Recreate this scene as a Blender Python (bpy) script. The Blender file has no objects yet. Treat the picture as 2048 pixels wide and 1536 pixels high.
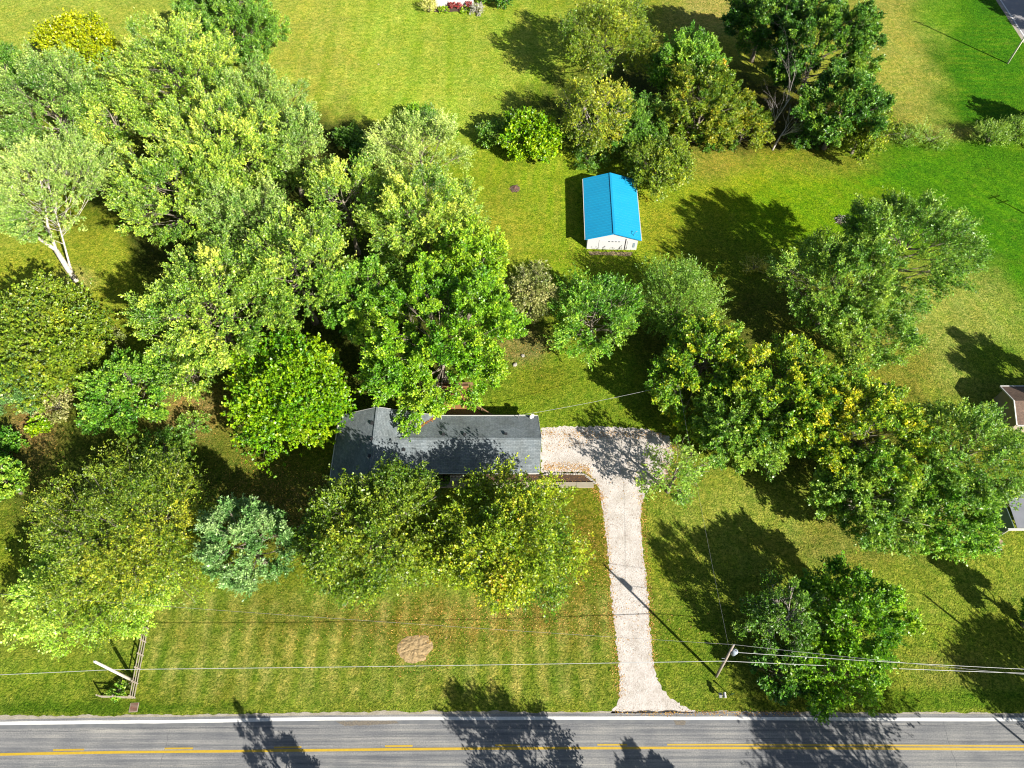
import bpy, math, random
import numpy as np
from mathutils import Vector
rad = math.radians
# ------------------------------------------------------------------ camera, world, sun, exposure
SC = bpy.context.scene
COL = SC.collection
CAM_H, TILT, FPX = 90.0, rad(32), 1421.0
cd = bpy.data.cameras.new('camera'); cam = bpy.data.objects.new('camera', cd); COL.objects.link(cam)
cam.location = (0, 0, CAM_H); cam.rotation_euler = (TILT, 0, 0)
cd.sensor_width = 36; cd.lens = FPX/2048*36; cd.clip_end = 3000; cd.clip_start = 1
SC.camera = cam
SUNV = Vector((1.05, -1.10, 1.0)).normalized()          # towards the sun
elev = math.asin(SUNV.z)
wd = bpy.data.worlds.new('World'); SC.world = wd; wd.use_nodes = True
wn = wd.node_tree; bg = wn.nodes['Background']
sky = wn.nodes.new('ShaderNodeTexSky'); sky.sky_type = 'NISHITA'; sky.sun_disc = False
sky.sun_elevation = elev; sky.sun_rotation = math.atan2(SUNV.x, SUNV.y)
wn.links.new(sky.outputs[0], bg.inputs[0]); bg.inputs[1].default_value = 0.05
sl = bpy.data.lights.new('sun', 'SUN'); so = bpy.data.objects.new('sun', sl); COL.objects.link(so)
sl.energy = 5.0; sl.angle = rad(0.5); sl.color = (1, 0.955, 0.87)
so.rotation_euler = SUNV.to_track_quat('Z', 'Y').to_euler(); so.location = (60, -60, 80)
SC.view_settings.view_transform = 'Standard'; SC.view_settings.look = 'None'
SC.view_settings.gamma = 1; SC.view_settings.exposure = 1.62
SC.render.engine = 'CYCLES'
SC.cycles.pixel_filter_type = 'BLACKMAN_HARRIS'; SC.cycles.filter_width = 1.1
SC.cycles.max_bounces = 6; SC.cycles.transmission_bounces = 4; SC.cycles.diffuse_bounces = 3; SC.cycles.glossy_bounces = 2
K = 2.5          # sunlit horizontal white surface -> picture value
# ------------------------------------------------------------------ helpers
ct, st_ = math.cos(TILT), math.sin(TILT)
def G(px, py, h=0.0):
    """world point at height h seen at photo pixel (px,py)"""
    u, v = (px-1024)/FPX, (py-768)/FPX
    down = ct + v*st_; ahead = st_ - v*ct
    s = (CAM_H-h)/down
    return Vector((u*s, ahead*s, h))
def zdepth(py, h=0.0): return (CAM_H-h)/(ct + (py-768)/FPX*st_)
def lin(c): 
    c = c/255.0
    return c/12.92 if c <= .04045 else ((c+.055)/1.055)**2.4
def A(r, g, b, k=None):
    k = k or K
    return tuple(min(.85, lin(x)/k) for x in (r, g, b)) + (1,)
def tag(o, label=None, cat=None, group=None, kind=None):
    if label: o['label'] = label
    if cat: o['category'] = cat
    if group: o['group'] = group
    if kind: o['kind'] = kind
    return o
def empty(name, loc=(0, 0, 0), rz=0):
    o = bpy.data.objects.new(name, None); COL.objects.link(o); o.location = loc; o.rotation_euler = (0, 0, rz)
    o.empty_display_size = .3
    return o
class MB:
    def __init__(s): s.v = []; s.f = []; s.mi = []; s.m = 0
    def add(s, vs, fs):
        n = len(s.v); s.v += [tuple(p) for p in vs]; s.f += [tuple(i+n for i in f) for f in fs]; s.mi += [s.m]*len(fs)
        return s
    def box(s, x0, y0, z0, x1, y1, z1):
        return s.add([(x0,y0,z0),(x1,y0,z0),(x1,y1,z0),(x0,y1,z0),(x0,y0,z1),(x1,y0,z1),(x1,y1,z1),(x0,y1,z1)],
              [(0,3,2,1),(4,5,6,7),(0,1,5,4),(1,2,6,5),(2,3,7,6),(3,0,4,7)])
    def bar(s, a, b, w, h):
        a, b = Vector(a), Vector(b); d = (b-a).normalized()
        up = Vector((0,0,1)) if abs(d.z) < .95 else Vector((0,1,0))
        x = d.cross(up).normalized()*w/2; y = x.cross(d).normalized()*h/2
        vs = [a-x-y,a+x-y,a+x+y,a-x+y,b-x-y,b+x-y,b+x+y,b-x+y]
        return s.add(vs, [(0,1,2,3),(7,6,5,4),(0,4,5,1),(1,5,6,2),(2,6,7,3),(3,7,4,0)])
    def tube(s, pts, rs, seg=6, cap=True):
        pts = [Vector(p) for p in pts]; n = len(pts); vs = []
        ref = Vector((.31, .17, .93)).normalized()
        for i, p in enumerate(pts):
            d = (pts[min(i+1, n-1)]-pts[max(i-1, 0)])
            d = d.normalized() if d.length > 1e-9 else Vector((0,0,1))
            r_ = ref if abs(d.dot(ref)) < .97 else Vector((1,0,0))
            x = d.cross(r_).normalized(); y = d.cross(x)
            r = rs[i] if hasattr(rs, '__len__') else rs
            for k in range(seg):
                a = 2*math.pi*k/seg; vs.append(p + x*(math.cos(a)*r) + y*(math.sin(a)*r))
        fs = [(i*seg+k, i*seg+(k+1)%seg, (i+1)*seg+(k+1)%seg, (i+1)*seg+k) for i in range(n-1) for k in range(seg)]
        if cap: fs += [tuple(range(seg))[::-1], tuple((n-1)*seg+k for k in range(seg))]
        return s.add(vs, fs)
    def prism(s, poly, z0, z1):
        n = len(poly)
        vs = [(p[0],p[1],z0) for p in poly]+[(p[0],p[1],z1) for p in poly]
        return s.add(vs, [tuple(range(n))[::-1], tuple(range(n,2*n))]+[(i,(i+1)%n,n+(i+1)%n,n+i) for i in range(n)])
    def build(s, name, mats, parent=None, smooth=False):
        me = bpy.data.meshes.new(name); me.from_pydata(s.v, [], s.f)
        if not isinstance(mats, (list, tuple)): mats = [mats]
        for m in mats: me.materials.append(m)
        if len(mats) > 1: me.polygons.foreach_set('material_index', s.mi)
        if smooth: me.polygons.foreach_set('use_smooth', [True]*len(me.polygons))
        me.update()
        o = bpy.data.objects.new(name, me); COL.objects.link(o)
        if parent: o.parent = parent
        return o
# ------------------------------------------------------------------ materials
def mat(name, col, rough=.8, noise=None, bump=None, metal=0, spec=.5):
    """noise: list of (scale, amount, darkcolour or None); bump: (scale, strength, distance)"""
    m = bpy.data.materials.new(name); m.use_nodes = True; nt = m.node_tree; b = nt.nodes['Principled BSDF']
    b.inputs['Base Color'].default_value = col; b.inputs['Roughness'].default_value = rough
    b.inputs['Metallic'].default_value = metal; b.inputs['Specular IOR Level'].default_value = spec
    tc = nt.nodes.new('ShaderNodeTexCoord'); last = None
    for sc, amt, c2 in (noise or []):
        nz = nt.nodes.new('ShaderNodeTexNoise'); nz.inputs['Scale'].default_value = sc; nz.inputs['Detail'].default_value = 5
        nt.links.new(tc.outputs['Object'], nz.inputs['Vector'])
        rp = nt.nodes.new('ShaderNodeMapRange'); rp.inputs[1].default_value = .35; rp.inputs[2].default_value = .68
        rp.inputs[3].default_value = 0; rp.inputs[4].default_value = amt
        nt.links.new(nz.outputs[0], rp.inputs[0])
        mx = nt.nodes.new('ShaderNodeMix'); mx.data_type = 'RGBA'
        nt.links.new(rp.outputs[0], mx.inputs[0])
        if last: nt.links.new(last, mx.inputs[6])
        else: mx.inputs[6].default_value = col
        mx.inputs[7].default_value = c2
        last = mx.outputs[2]
    if last: nt.links.new(last, b.inputs['Base Color'])
    if bump:
        nz = nt.nodes.new('ShaderNodeTexNoise'); nz.inputs['Scale'].default_value = bump[0]; nz.inputs['Detail'].default_value = 6
        nt.links.new(tc.outputs['Object'], nz.inputs['Vector'])
        bp = nt.nodes.new('ShaderNodeBump'); bp.inputs['Strength'].default_value = bump[1]; bp.inputs['Distance'].default_value = bump[2]
        nt.links.new(nz.outputs[0], bp.inputs['Height']); nt.links.new(bp.outputs[0], b.inputs['Normal'])
    return m
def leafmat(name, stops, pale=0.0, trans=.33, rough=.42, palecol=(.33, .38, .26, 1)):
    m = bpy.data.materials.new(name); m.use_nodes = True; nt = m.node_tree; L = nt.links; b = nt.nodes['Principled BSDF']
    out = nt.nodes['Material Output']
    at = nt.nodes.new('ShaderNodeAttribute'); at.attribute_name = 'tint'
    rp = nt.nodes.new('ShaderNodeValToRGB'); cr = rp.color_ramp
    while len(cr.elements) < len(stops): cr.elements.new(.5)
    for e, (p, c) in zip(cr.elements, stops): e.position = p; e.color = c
    L.new(at.outputs['Fac'], rp.inputs[0])
    al = nt.nodes.new('ShaderNodeAttribute'); al.attribute_name = 'lum'
    hs = nt.nodes.new('ShaderNodeMix'); hs.data_type = 'RGBA'; hs.blend_type = 'MULTIPLY'; hs.inputs[0].default_value = 1
    L.new(rp.outputs[0], hs.inputs[6]); L.new(al.outputs['Fac'], hs.inputs[7])
    c = hs.outputs[2]
    if pale:
        ge = nt.nodes.new('ShaderNodeNewGeometry'); mu = nt.nodes.new('ShaderNodeMath'); mu.operation = 'MULTIPLY'; mu.inputs[1].default_value = pale
        L.new(ge.outputs['Backfacing'], mu.inputs[0])
        mp = nt.nodes.new('ShaderNodeMix'); mp.data_type = 'RGBA'; L.new(mu.outputs[0], mp.inputs[0]); L.new(c, mp.inputs[6]); mp.inputs[7].default_value = palecol
        c = mp.outputs[2]
    L.new(c, b.inputs['Base Color']); b.inputs['Roughness'].default_value = rough; b.inputs['Specular IOR Level'].default_value = .45
    tr = nt.nodes.new('ShaderNodeBsdfTranslucent'); 
    wy = nt.nodes.new('ShaderNodeMix'); wy.data_type = 'RGBA'; wy.blend_type = 'MULTIPLY'; wy.inputs[0].default_value = 1
    L.new(c, wy.inputs[6]); wy.inputs[7].default_value = (1.5, 1.5, .6, 1)
    L.new(wy.outputs[2], tr.inputs[0])
    ms = nt.nodes.new('ShaderNodeMixShader'); ms.inputs[0].default_value = trans
    L.new(b.outputs[0], ms.inputs[1]); L.new(tr.outputs[0], ms.inputs[2]); L.new(ms.outputs[0], out.inputs[0])
    return m
KL = 1.22
def L_(r, g, b): return A(r, g, b, KL)
LM = {
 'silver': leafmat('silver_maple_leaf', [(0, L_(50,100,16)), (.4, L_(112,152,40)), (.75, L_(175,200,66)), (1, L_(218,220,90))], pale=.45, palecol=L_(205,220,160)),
 'sage':   leafmat('sage_leaf', [(0, L_(62,112,25)), (.5, L_(126,162,62)), (1, L_(188,205,105))], pale=.45, palecol=L_(208,218,165)),
 'maple':  leafmat('maple_leaf', [(0, L_(55,112,18)), (.5, L_(105,158,36)), (1, L_(168,195,58))], pale=.35, palecol=L_(170,200,120)),
 'bright': leafmat('bright_leaf', [(0, L_(60,118,10)), (.5, L_(115,165,22)), (1, L_(185,208,48))], pale=.3, palecol=L_(175,205,110)),
 'yellowgreen': leafmat('yellow_green_leaf', [(0, L_(80,138,8)), (.5, L_(142,178,12)), (1, L_(205,212,30))]),
 'olive':  leafmat('olive_leaf', [(0, L_(70,108,18)), (.5, L_(132,155,34)), (1, L_(198,192,50))], pale=.25, palecol=L_(180,190,120)),
 'dark':   leafmat('dark_green_leaf', [(0, L_(38,86,14)), (.6, L_(75,126,28)), (1, L_(135,165,42))], trans=.25, pale=.2, palecol=L_(130,170,105)),
 'mid':    leafmat('mid_green_leaf', [(0, L_(60,112,22)), (.5, L_(108,152,45)), (1, L_(168,190,62))], pale=.35, palecol=L_(185,208,135)),
 'midgold': leafmat('gold_tipped_leaf', [(0, L_(55,110,16)), (.5, L_(108,155,30)), (.78, L_(172,188,32)), (1, L_(215,200,35))], pale=.3, palecol=L_(165,190,115)),
 'yellow': leafmat('yellow_leaf', [(0, L_(115,145,10)), (.5, L_(170,180,10)), (1, L_(215,208,25))]),
 'brown':  leafmat('brown_olive_leaf', [(0, L_(88,112,35)), (.5, L_(140,150,75)), (1, L_(195,188,125))], pale=.3, palecol=L_(190,180,150)),
 'gold':   leafmat('autumn_gold_leaf', [(0, L_(85,125,25)), (.5, L_(150,160,38)), (1, L_(205,165,45))]),
 'redtip': leafmat('red_tipped_leaf', [(0, L_(80,120,15)), (.5, L_(150,170,28)), (.8, L_(205,195,45)), (.95, L_(200,150,60)), (1, L_(185,95,60))], pale=.2, palecol=L_(190,190,120)),
 'blue':   leafmat('blue_green_needle', [(0, L_(50,100,32)), (.5, L_(95,142,66)), (1, L_(160,190,116))], trans=.25),
 'willow': leafmat('feathery_leaf', [(0, L_(75,120,25)), (.5, L_(115,158,45)), (1, L_(168,190,80))], pale=.35, palecol=L_(175,195,115)),
 'lime':   leafmat('lime_leaf', [(0, L_(100,150,30)), (.5, L_(155,192,55)), (1, L_(205,222,95))], pale=.4, palecol=L_(220,232,165)),
 'needle': leafmat('pine_needle', [(0, L_(48,92,14)), (.5, L_(85,130,28)), (1, L_(135,165,52))], trans=.15),
 'red':    leafmat('barberry_leaf', [(0, L_(110,35,40)), (1, L_(190,70,70))]),
 'cream':  leafmat('cream_grass_blade', [(0, L_(170,170,60)), (1, L_(235,230,150))]),
 'greyplant': leafmat('grey_plant_leaf', [(0, L_(130,135,120)), (1, L_(205,200,190))]),
}
bark_grey = mat('grey_bark', (.20,.17,.13,1), .9, [(3, .8, (.09,.07,.05,1))], (8,.8,.05))
bark_pale = mat('pale_bark', (.42,.38,.33,1), .85, [(4, .8, (.16,.13,.10,1))], (6,.7,.05))
bark_dead = mat('dead_bark', (.34,.31,.28,1), .9, [(5, .6, (.25,.21,.17,1))])
def rawmesh(name, V, F4, mat_, parent, attrs=None):
    """numpy quads -> one mesh object"""
    me = bpy.data.meshes.new(name); nv, nf = len(V), len(F4)
    me.vertices.add(nv); me.vertices.foreach_set('co', V.astype(np.float32).ravel())
    me.loops.add(nf*4); me.loops.foreach_set('vertex_index', F4.astype(np.int32).ravel())
    me.polygons.add(nf); me.polygons.foreach_set('loop_start', np.arange(0, nf*4, 4, dtype=np.int32))
    try: me.polygons.foreach_set('loop_total', np.full(nf, 4, dtype=np.int32))
    except Exception: pass
    me.update(calc_edges=True); me.materials.append(mat_)
    for k, a in (attrs or {}).items():
        t = me.attributes.new(k, 'FLOAT', 'FACE'); t.data.foreach_set('value', a.astype(np.float32))
    o = bpy.data.objects.new(name, me); COL.objects.link(o)
    if parent: o.parent = parent
    return o
def nrm(a): return a/np.maximum(np.linalg.norm(a, axis=-1, keepdims=True), 1e-9)
def leaf_quads(P, D, size, rng, width=.55, normal=None, nspread=1.0):
    """rhombic leaves: base P, direction D"""
    n = len(P)
    N = rng.normal(size=(n, 3))*nspread
    if normal is not None: N = N + normal
    W = nrm(np.cross(D, N)); s = size[:, None] if hasattr(size, '__len__') else size
    up = nrm(np.cross(W, D))
    V = np.empty((n, 4, 3))
    V[:,0] = P; V[:,1] = P + D*s*.45 + W*s*width*.5 + up*s*.08; V[:,2] = P + D*s; V[:,3] = P + D*s*.45 - W*s*width*.5 + up*s*.08
    return V.reshape(-1, 3), np.arange(4*n).reshape(n, 4)
STY = dict(
 #            dens shoots/m2, L shoot, k leaves, s leaf, up, out, rnd, sub radius, nb factor
 maple=dict(dens=8.4, L=1.15, k=15, s=.26, up=.9, out=1.1, rnd=.36, nb=1.4, rb=.36, sr=.05, w=.6, spread=.09, fan=1.7),
 round=dict(dens=17., L=.5, k=9, s=.30, up=.6, out=1.0, rnd=.4, nb=1.6, rb=.34, sr=.28, w=.8, spread=.18),
 oak=dict(fan=1.2, dens=14, L=.85, k=14, s=.27, up=.5, out=.9, rnd=.55, nb=1.7, rb=.30, sr=.20, w=.7, spread=.20),
 sparse=dict(dens=9., L=.85, k=11, s=.26, up=.5, out=.8, rnd=.55, nb=1.3, rb=.34, sr=.24, w=.65, spread=.22),
 feather=dict(dens=13, L=1.4, k=14, s=.27, up=1.0, out=1.0, rnd=.18, nb=1.4, rb=.36, sr=.35, w=.38, spread=.08),
 pine=dict(dens=14, L=1.0, k=17, s=.25, up=.9, out=.8, rnd=.3, nb=1.9, rb=.27, sr=.22, w=.4, spread=.12),
 spiky=dict(fan=1.8, dens=8.5, L=1.6, k=19, s=.28, up=.9, out=1.1, rnd=.16, nb=1.4, rb=.32, sr=.24, w=.58, spread=.09),
)
def crown(rng, R, T, B, sty, toptint=0.0, tint0=.45, dens=1.0, cone=0.0, leafk=1.0, extra=()):
    s = STY[sty]; V = (T-B)/2; C = np.array([0, 0, (T+B)/2])
    nb = max(5, int((7+R*1.6)*s['nb']))
    i = np.arange(nb); zz = 1 - (i+.5)/nb*1.55
    az = i*2.39996 + rng.uniform(0, 6.28) + rng.normal(0, .25, nb)
    zz = np.clip(zz + rng.normal(0, .07, nb), -.75, 1)
    rr = np.sqrt(1-zz**2)
    d = np.stack([rr*np.cos(az), rr*np.sin(az), zz], 1)
    sc = rng.uniform(.74, 1.14, nb)
    rb = R*s['rb']*rng.uniform(.65, 1.2, nb)
    taper = 1.0 - cone*np.clip((zz+.75)/1.75, 0, 1)
    rb = rb*np.maximum(taper, .35)
    ax = np.array([R, R, V])
    bc = d*ax*sc[:, None]; ln = np.linalg.norm(bc, axis=1); bc = bc*((np.maximum(ln-rb*.8, .1))/ln)[:, None]
    bc[:, :2] *= taper[:, None]; bc = bc + C
    if len(extra):
        e = np.array(extra, float); bc = np.concatenate([bc, e[:, :3]]); rb = np.concatenate([rb, e[:, 3]]); nb = len(bc)
    nsub = 11; su = nrm(rng.normal(size=(nb, nsub, 3)) + nrm(bc-C)[:, None, :]*.7)
    sub = bc[:, None, :] + su*(rb[:, None, None])*rng.uniform(.45, 1.0, (nb, nsub, 1))
    area = 4*math.pi*((R*R+2*R*V)/3)*.6*(1-cone*.45)
    ns = max(60, int(s['dens']*dens*area))
    wts = (rb**2)/np.sum(rb**2)
    bi = rng.choice(nb, ns, p=wts); si = rng.integers(0, nsub, ns)
    p = sub[bi, si] + rng.normal(size=(ns, 3))*(rb[bi]*s['sr'])[:, None]
    out = nrm((p-C)/ax**.5)
    loc = nrm(p-bc[bi]*.75-C*.25)
    D = nrm(out*s['out']*.5 + loc*s['out']*.5 + np.array([0,0,s['up']]) + rng.normal(size=(ns,3))*s['rnd'])
    if 'fan' in s:
        sc_ = nrm((sub - C)/ax**.5); sl = nrm(sub - bc[:, None, :]*.75 - C*.25)
        axs = nrm(sc_*s['out']*.5 + sl*s['out']*.5 + np.array([0,0,s['up']*.8]) + rng.normal(size=sub.shape)*.22)[bi, si]
        fl_ = s['fan']*min(1, (R/5)**.5); u_ = rng.uniform(0, 1, ns)**.8; lat = rng.normal(size=(ns, 3))
        p = sub[bi, si] + axs*(u_*fl_ - fl_*.45)[:, None] + lat*(fl_*(.10+.14*(1-u_)))[:, None]
        D = nrm(axs + nrm(lat)*rng.uniform(.1, .75, (ns, 1))*(1.1-.6*u_)[:, None] + rng.normal(size=(ns, 3))*s['rnd']*.4)
    p[:, 2] = np.maximum(p[:, 2], max(.15, B*.6))
    Ls = s['L']*rng.uniform(.6, 1.2, ns)*min(1, (R/4)**.5); k = s['k']
    t = (np.arange(k)+rng.uniform(0, 1, (ns, k)))/k
    off = rng.normal(size=(ns, k, 3))*s['spread']*Ls[:, None, None]*(1.15-t)[:, :, None]
    P = p[:, None, :] + D[:, None, :]*(t*Ls[:, None])[:, :, None] + off*.6
    LD = nrm(D[:, None, :]*.75 + nrm(off)*.8 + rng.normal(size=(ns, k, 3))*.35)
    P = P.reshape(-1, 3); LD = LD.reshape(-1, 3)
    Nn = np.repeat(nrm(out*.4+np.array([0.25, -.25, .9])), k, 0)
    size = s['s']*leafk*rng.uniform(.6, 1.3, len(P))*np.repeat(rng.uniform(.7, 1.3, ns), k)
    Vv, F = leaf_quads(P, LD, size, rng, s['w'], Nn, .6)
    bt = rng.normal(0, .12, nb); stt = rng.normal(0, .10, (nb, nsub)); 
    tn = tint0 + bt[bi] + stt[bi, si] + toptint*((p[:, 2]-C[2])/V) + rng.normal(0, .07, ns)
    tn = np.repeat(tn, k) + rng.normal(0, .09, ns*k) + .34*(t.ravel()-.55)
    lum = np.repeat(rng.uniform(.7, 1.15, ns), k)*rng.uniform(.55, 1.4, ns*k)
    return Vv, F, dict(tint=np.clip(tn, 0, 1), lum=lum), bc, sub, rb
def trunk_mb(rng, R, T, B, bc, sub, r0, twig=1.0, lean=(0,0), nsubs=7, limbs=()):
    m = MB()
    for pth, ra, rb_ in limbs: m.tube(pth, [ra+(rb_-ra)*i/(len(pth)-1) for i in range(len(pth))], 9)
    n = 7; top = T*.72; pts = []; rs = []
    wob = rng.normal(0, .12, (n, 2))
    for i in range(n):
        t = i/(n-1); pts.append((lean[0]*t+wob[i,0]*t, lean[1]*t+wob[i,1]*t, -.15+top*t)); rs.append(r0*(1-.72*t)*(1.45 if i == 0 else 1))
    m.tube(pts, rs, 8)
    for b, sb in zip(bc, sub):
        h = min(top*.93, max(B*.62, b[2] - np.hypot(b[0]-lean[0], b[1]-lean[1])*.75)); t = (h+.15)/top
        s = Vector((lean[0]*t, lean[1]*t, h)); e = Vector(b)
        if e.z > top: e = e
        md = s.lerp(e, .5) + Vector((0, 0, -.08*(e-s).length)) + Vector(rng.normal(0, .15, 3))
        q = s.lerp(md, .5) + Vector((0,0,-.02*(e-s).length))
        rb_ = r0*.34*(1-.5*t)
        m.tube([s, q, md, e], [rb_, rb_*.85, rb_*.62, rb_*.3], 6)
        for c in sb[:nsubs]:
            c = Vector(c); s2 = md.lerp(e, rng.uniform(.1, .95)); 
            m2 = s2.lerp(c, .55) + Vector(rng.normal(0, .12, 3))
            m.tube([s2, m2, c + (c-s2)*.25], [rb_*.28*twig, rb_*.19*twig, .012*twig], 4)
    return m
def tree(name, cat, label, sty, mk, base, R, T, B, seed, toptint=0.0, tint0=.45, dens=1.0, cone=0.0, bark=None, group=None,
         lean=(0, 0), twig=1.0, r0=None, leafk=1.0, sx=1.0, nsubs=7, extra=(), limbs=()):
    rng = np.random.default_rng(seed)
    root = empty(name, (base[0], base[1], 0)); tag(root, label, cat, group)
    V, F, at, bc, sub, rb = crown(rng, R, T, B, sty, toptint, tint0, dens, cone, leafk, [(e[0]-lean[0], e[1]-lean[1], e[2], e[3]) for e in extra])
    sh = np.array([lean[0], lean[1], 0]); V = V + sh; bc = bc+sh; sub = sub+sh
    if sx != 1: V[:, 0] *= sx; bc[:, 0] *= sx; sub[..., 0] *= sx
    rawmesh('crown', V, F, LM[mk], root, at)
    trunk_mb(rng, R, T, B, bc, sub, r0 or (.10+.018*T), twig, lean, nsubs, limbs).build('trunk', bark or bark_grey, root, True)
    return root
def shrub(name, cat, label, mk, base, R, H, seed, sty='round', dens=1.2, tint0=.5, group=None, leafk=.8, sx=1.0, toptint=0):
    rng = np.random.default_rng(seed)
    root = empty(name, (base[0], base[1], 0)); tag(root, label, cat, group)
    V, F, at, bc, sub, rb = crown(rng, R, H, .1, sty, toptint, tint0, dens, 0, leafk)
    V[:, 0] *= sx
    rawmesh('foliage', V, F, LM[mk], root, at)
    m = MB()
    for b in bc: m.tube([(rng.normal(0,.08), rng.normal(0,.08), -.1), (b[0]*.4, b[1]*.4, b[2]*.55), tuple(b)], [.05, .035, .012], 5)
    m.build('stem', bark_grey, root, True)
    return root
#==SETTING==
# ------------------------------------------------------------------ ground sheet
def build_ground():
    fx = np.arange(-125, 125.01, .4); fy = np.arange(-6, 170.01, .4)
    X = np.concatenate([[-900,-600,-400,-280,-200,-160,-140,-130], fx, [130,140,160,200,280,400,600,900]])
    Y = np.concatenate([[-600,-400,-250,-150,-90,-50,-30,-18,-10], fy, [175,185,200,230,280,350,450,600,900]])
    gx, gy = np.meshgrid(X, Y); ny, nx = gx.shape
    x = gx.ravel(); y = gy.ravel()
    # photo-plane coordinates of each ground point, only used to say where the patches of the lawn lie
    dep = CAM_H*ct + np.maximum(y, -40)*st_
    px = 1024 + FPX*x/dep; py = 768 + FPX*(CAM_H*st_ - np.maximum(y, -40)*ct)/dep
    rng = np.random.default_rng(5)
    def fbm(sx, sy, seed, oct=3):
        r = np.random.default_rng(seed); o = np.zeros_like(x); a = 1.0; tot = 0
        for k in range(oct):
            n = 256; tb = r.uniform(-1, 1, (n, n)); u = x/sx*2**k + 1000.3; v = y/sy*2**k + 1000.7
            iu = np.floor(u).astype(int); iv = np.floor(v).astype(int); fu = u-iu; fv = v-iv
            fu = fu*fu*(3-2*fu); fv = fv*fv*(3-2*fv)
            g = lambda a_, b_: tb[a_ % n, b_ % n]
            o += a*((g(iu,iv)*(1-fu)+g(iu+1,iv)*fu)*(1-fv) + (g(iu,iv+1)*(1-fu)+g(iu+1,iv+1)*fu)*fv); tot += a; a *= .55
        return o/tot
    c = np.tile(np.array(A(138,150,45)[:3]), (len(x), 1))
    n1 = fbm(9, 9, 1); n2 = fbm(3, 3, 2); n3 = fbm(1.1, 1.1, 3)
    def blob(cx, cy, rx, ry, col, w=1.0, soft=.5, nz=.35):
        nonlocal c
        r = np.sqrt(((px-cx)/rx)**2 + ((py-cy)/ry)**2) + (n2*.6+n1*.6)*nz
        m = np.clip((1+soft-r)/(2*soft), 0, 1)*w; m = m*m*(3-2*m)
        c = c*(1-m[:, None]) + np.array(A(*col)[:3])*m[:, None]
    # big fields
    blob(200, 20, 420, 200, (188,197,88), 1, .4)
    blob(800, 140, 420, 190, (182,202,78), 1, .4)
    blob(620, 100, 120, 200, (196,196,92), .8, .6)
    blob(1650, 60, 420, 220, (168,170,70), 1, .4)
    blob(1850, 60, 130, 230, (184,180,92), .9)
    blob(1980, 110, 110, 220, (76,134,14), 1, .5)
    blob(1880, 30, 60, 50, (105,158,28), .7)
    blob(1430, 20, 90, 60, (190,175,100), .8)
    blob(1900, 390, 420, 110, (86,140,12), 1, .35)
    blob(1500, 350, 200, 90, (165,172,44), .9)
    blob(1400, 320, 110, 45, (165,160,70), .8)
    blob(1640, 330, 130, 30, (150,150,60), .7)
    blob(1600, 420, 160, 80, (130,165,22), .8)
    blob(1910, 265, 90, 16, (165,160,85), .7)
    blob(1760, 400, 60, 30, (135,165,30), .6)
    blob(1120, 420, 260, 160, (156,178,46), 1, .35)
    blob(1000, 470, 80, 90, (165,165,60), .7)
    blob(1190, 430, 60, 90, (150,170,45), .6)
    blob(1300, 440, 60, 70, (165,165,50), .7)
    blob(1100, 780, 260, 110, (134,156,48), 1, .4)
    blob(1080, 760, 70, 50, (140,145,45), .6)
    blob(2010, 560, 90, 150, (78,138,8), .9)
    blob(1900, 660, 160, 120, (168,176,88), 1, .5)
    blob(1780, 740, 90, 80, (158,155,65), .8)
    blob(1990, 720, 60, 40, (120,150,40), .8)
    blob(130, 590, 130, 130, (172,180,62), 1, .4)
    blob(150, 560, 60, 40, (185,175,90), .6)
    blob(60, 480, 100, 60, (180,185,75), .7)
    blob(230, 700, 420, 190, (120,110,58), .0)
    # wooded soil
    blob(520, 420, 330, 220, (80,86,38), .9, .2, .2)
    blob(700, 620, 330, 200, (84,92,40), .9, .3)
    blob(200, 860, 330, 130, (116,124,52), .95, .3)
    blob(110, 590, 120, 110, (172,180,62), 1, .25, .2); blob(215, 560, 50, 120, (165,172,58), 1, .3, .2); blob(150, 560, 45, 25, (195,185,110), .7)
    blob(380, 830, 90, 60, (165,142,92), .8)
    blob(70, 870, 50, 90, (178,142,100), .7)
    blob(460, 900, 60, 60, (135,135,55), .8)
    blob(250, 980, 330, 110, (108,120,48), .8)
    blob(620, 1010, 180, 90, (126,120,60), .8)
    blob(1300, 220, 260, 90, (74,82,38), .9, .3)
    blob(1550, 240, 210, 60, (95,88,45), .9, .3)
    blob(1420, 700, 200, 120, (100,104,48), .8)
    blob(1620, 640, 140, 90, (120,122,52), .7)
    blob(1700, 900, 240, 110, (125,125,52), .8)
    blob(1040, 690, 60, 40, (150,140,95), .7)
    # front lawns
    lawn = np.clip((py-1130)/60, 0, 1)
    base_l = np.array(A(142,153,60)[:3]); c = c*(1-lawn[:, None]) + base_l*lawn[:, None]
    blob(1150, 1080, 60, 130, (125,128,40), .8); blob(1180, 1120, 40, 120, (140,125,50), .5)
    blob(130, 1370, 260, 60, (132,152,50), .8); blob(330, 1380, 260, 40, (132,138,50), .6)
    blob(950, 1240, 330, 50, (150,125,60), .65); blob(560, 1260, 130, 60, (138,128,58), .55)
    blob(1500, 1050, 200, 110, (156,164,72), 1); blob(1900, 1100, 220, 110, (144,157,60), 1)
    blob(1690, 1080, 130, 60, (142,142,70), .7); blob(1800, 1300, 220, 100, (137,152,52), 1)
    blob(1900, 1340, 110, 50, (140,140,66), .7); blob(1380, 1300, 80, 110, (120,142,42), .8)
    blob(1900, 1400, 200, 25, (85,125,20), .7); blob(1600, 1400, 160, 30, (120,130,40), .7)
    blob(150, 1415, 300, 14, (80,115,22), .7)
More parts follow.
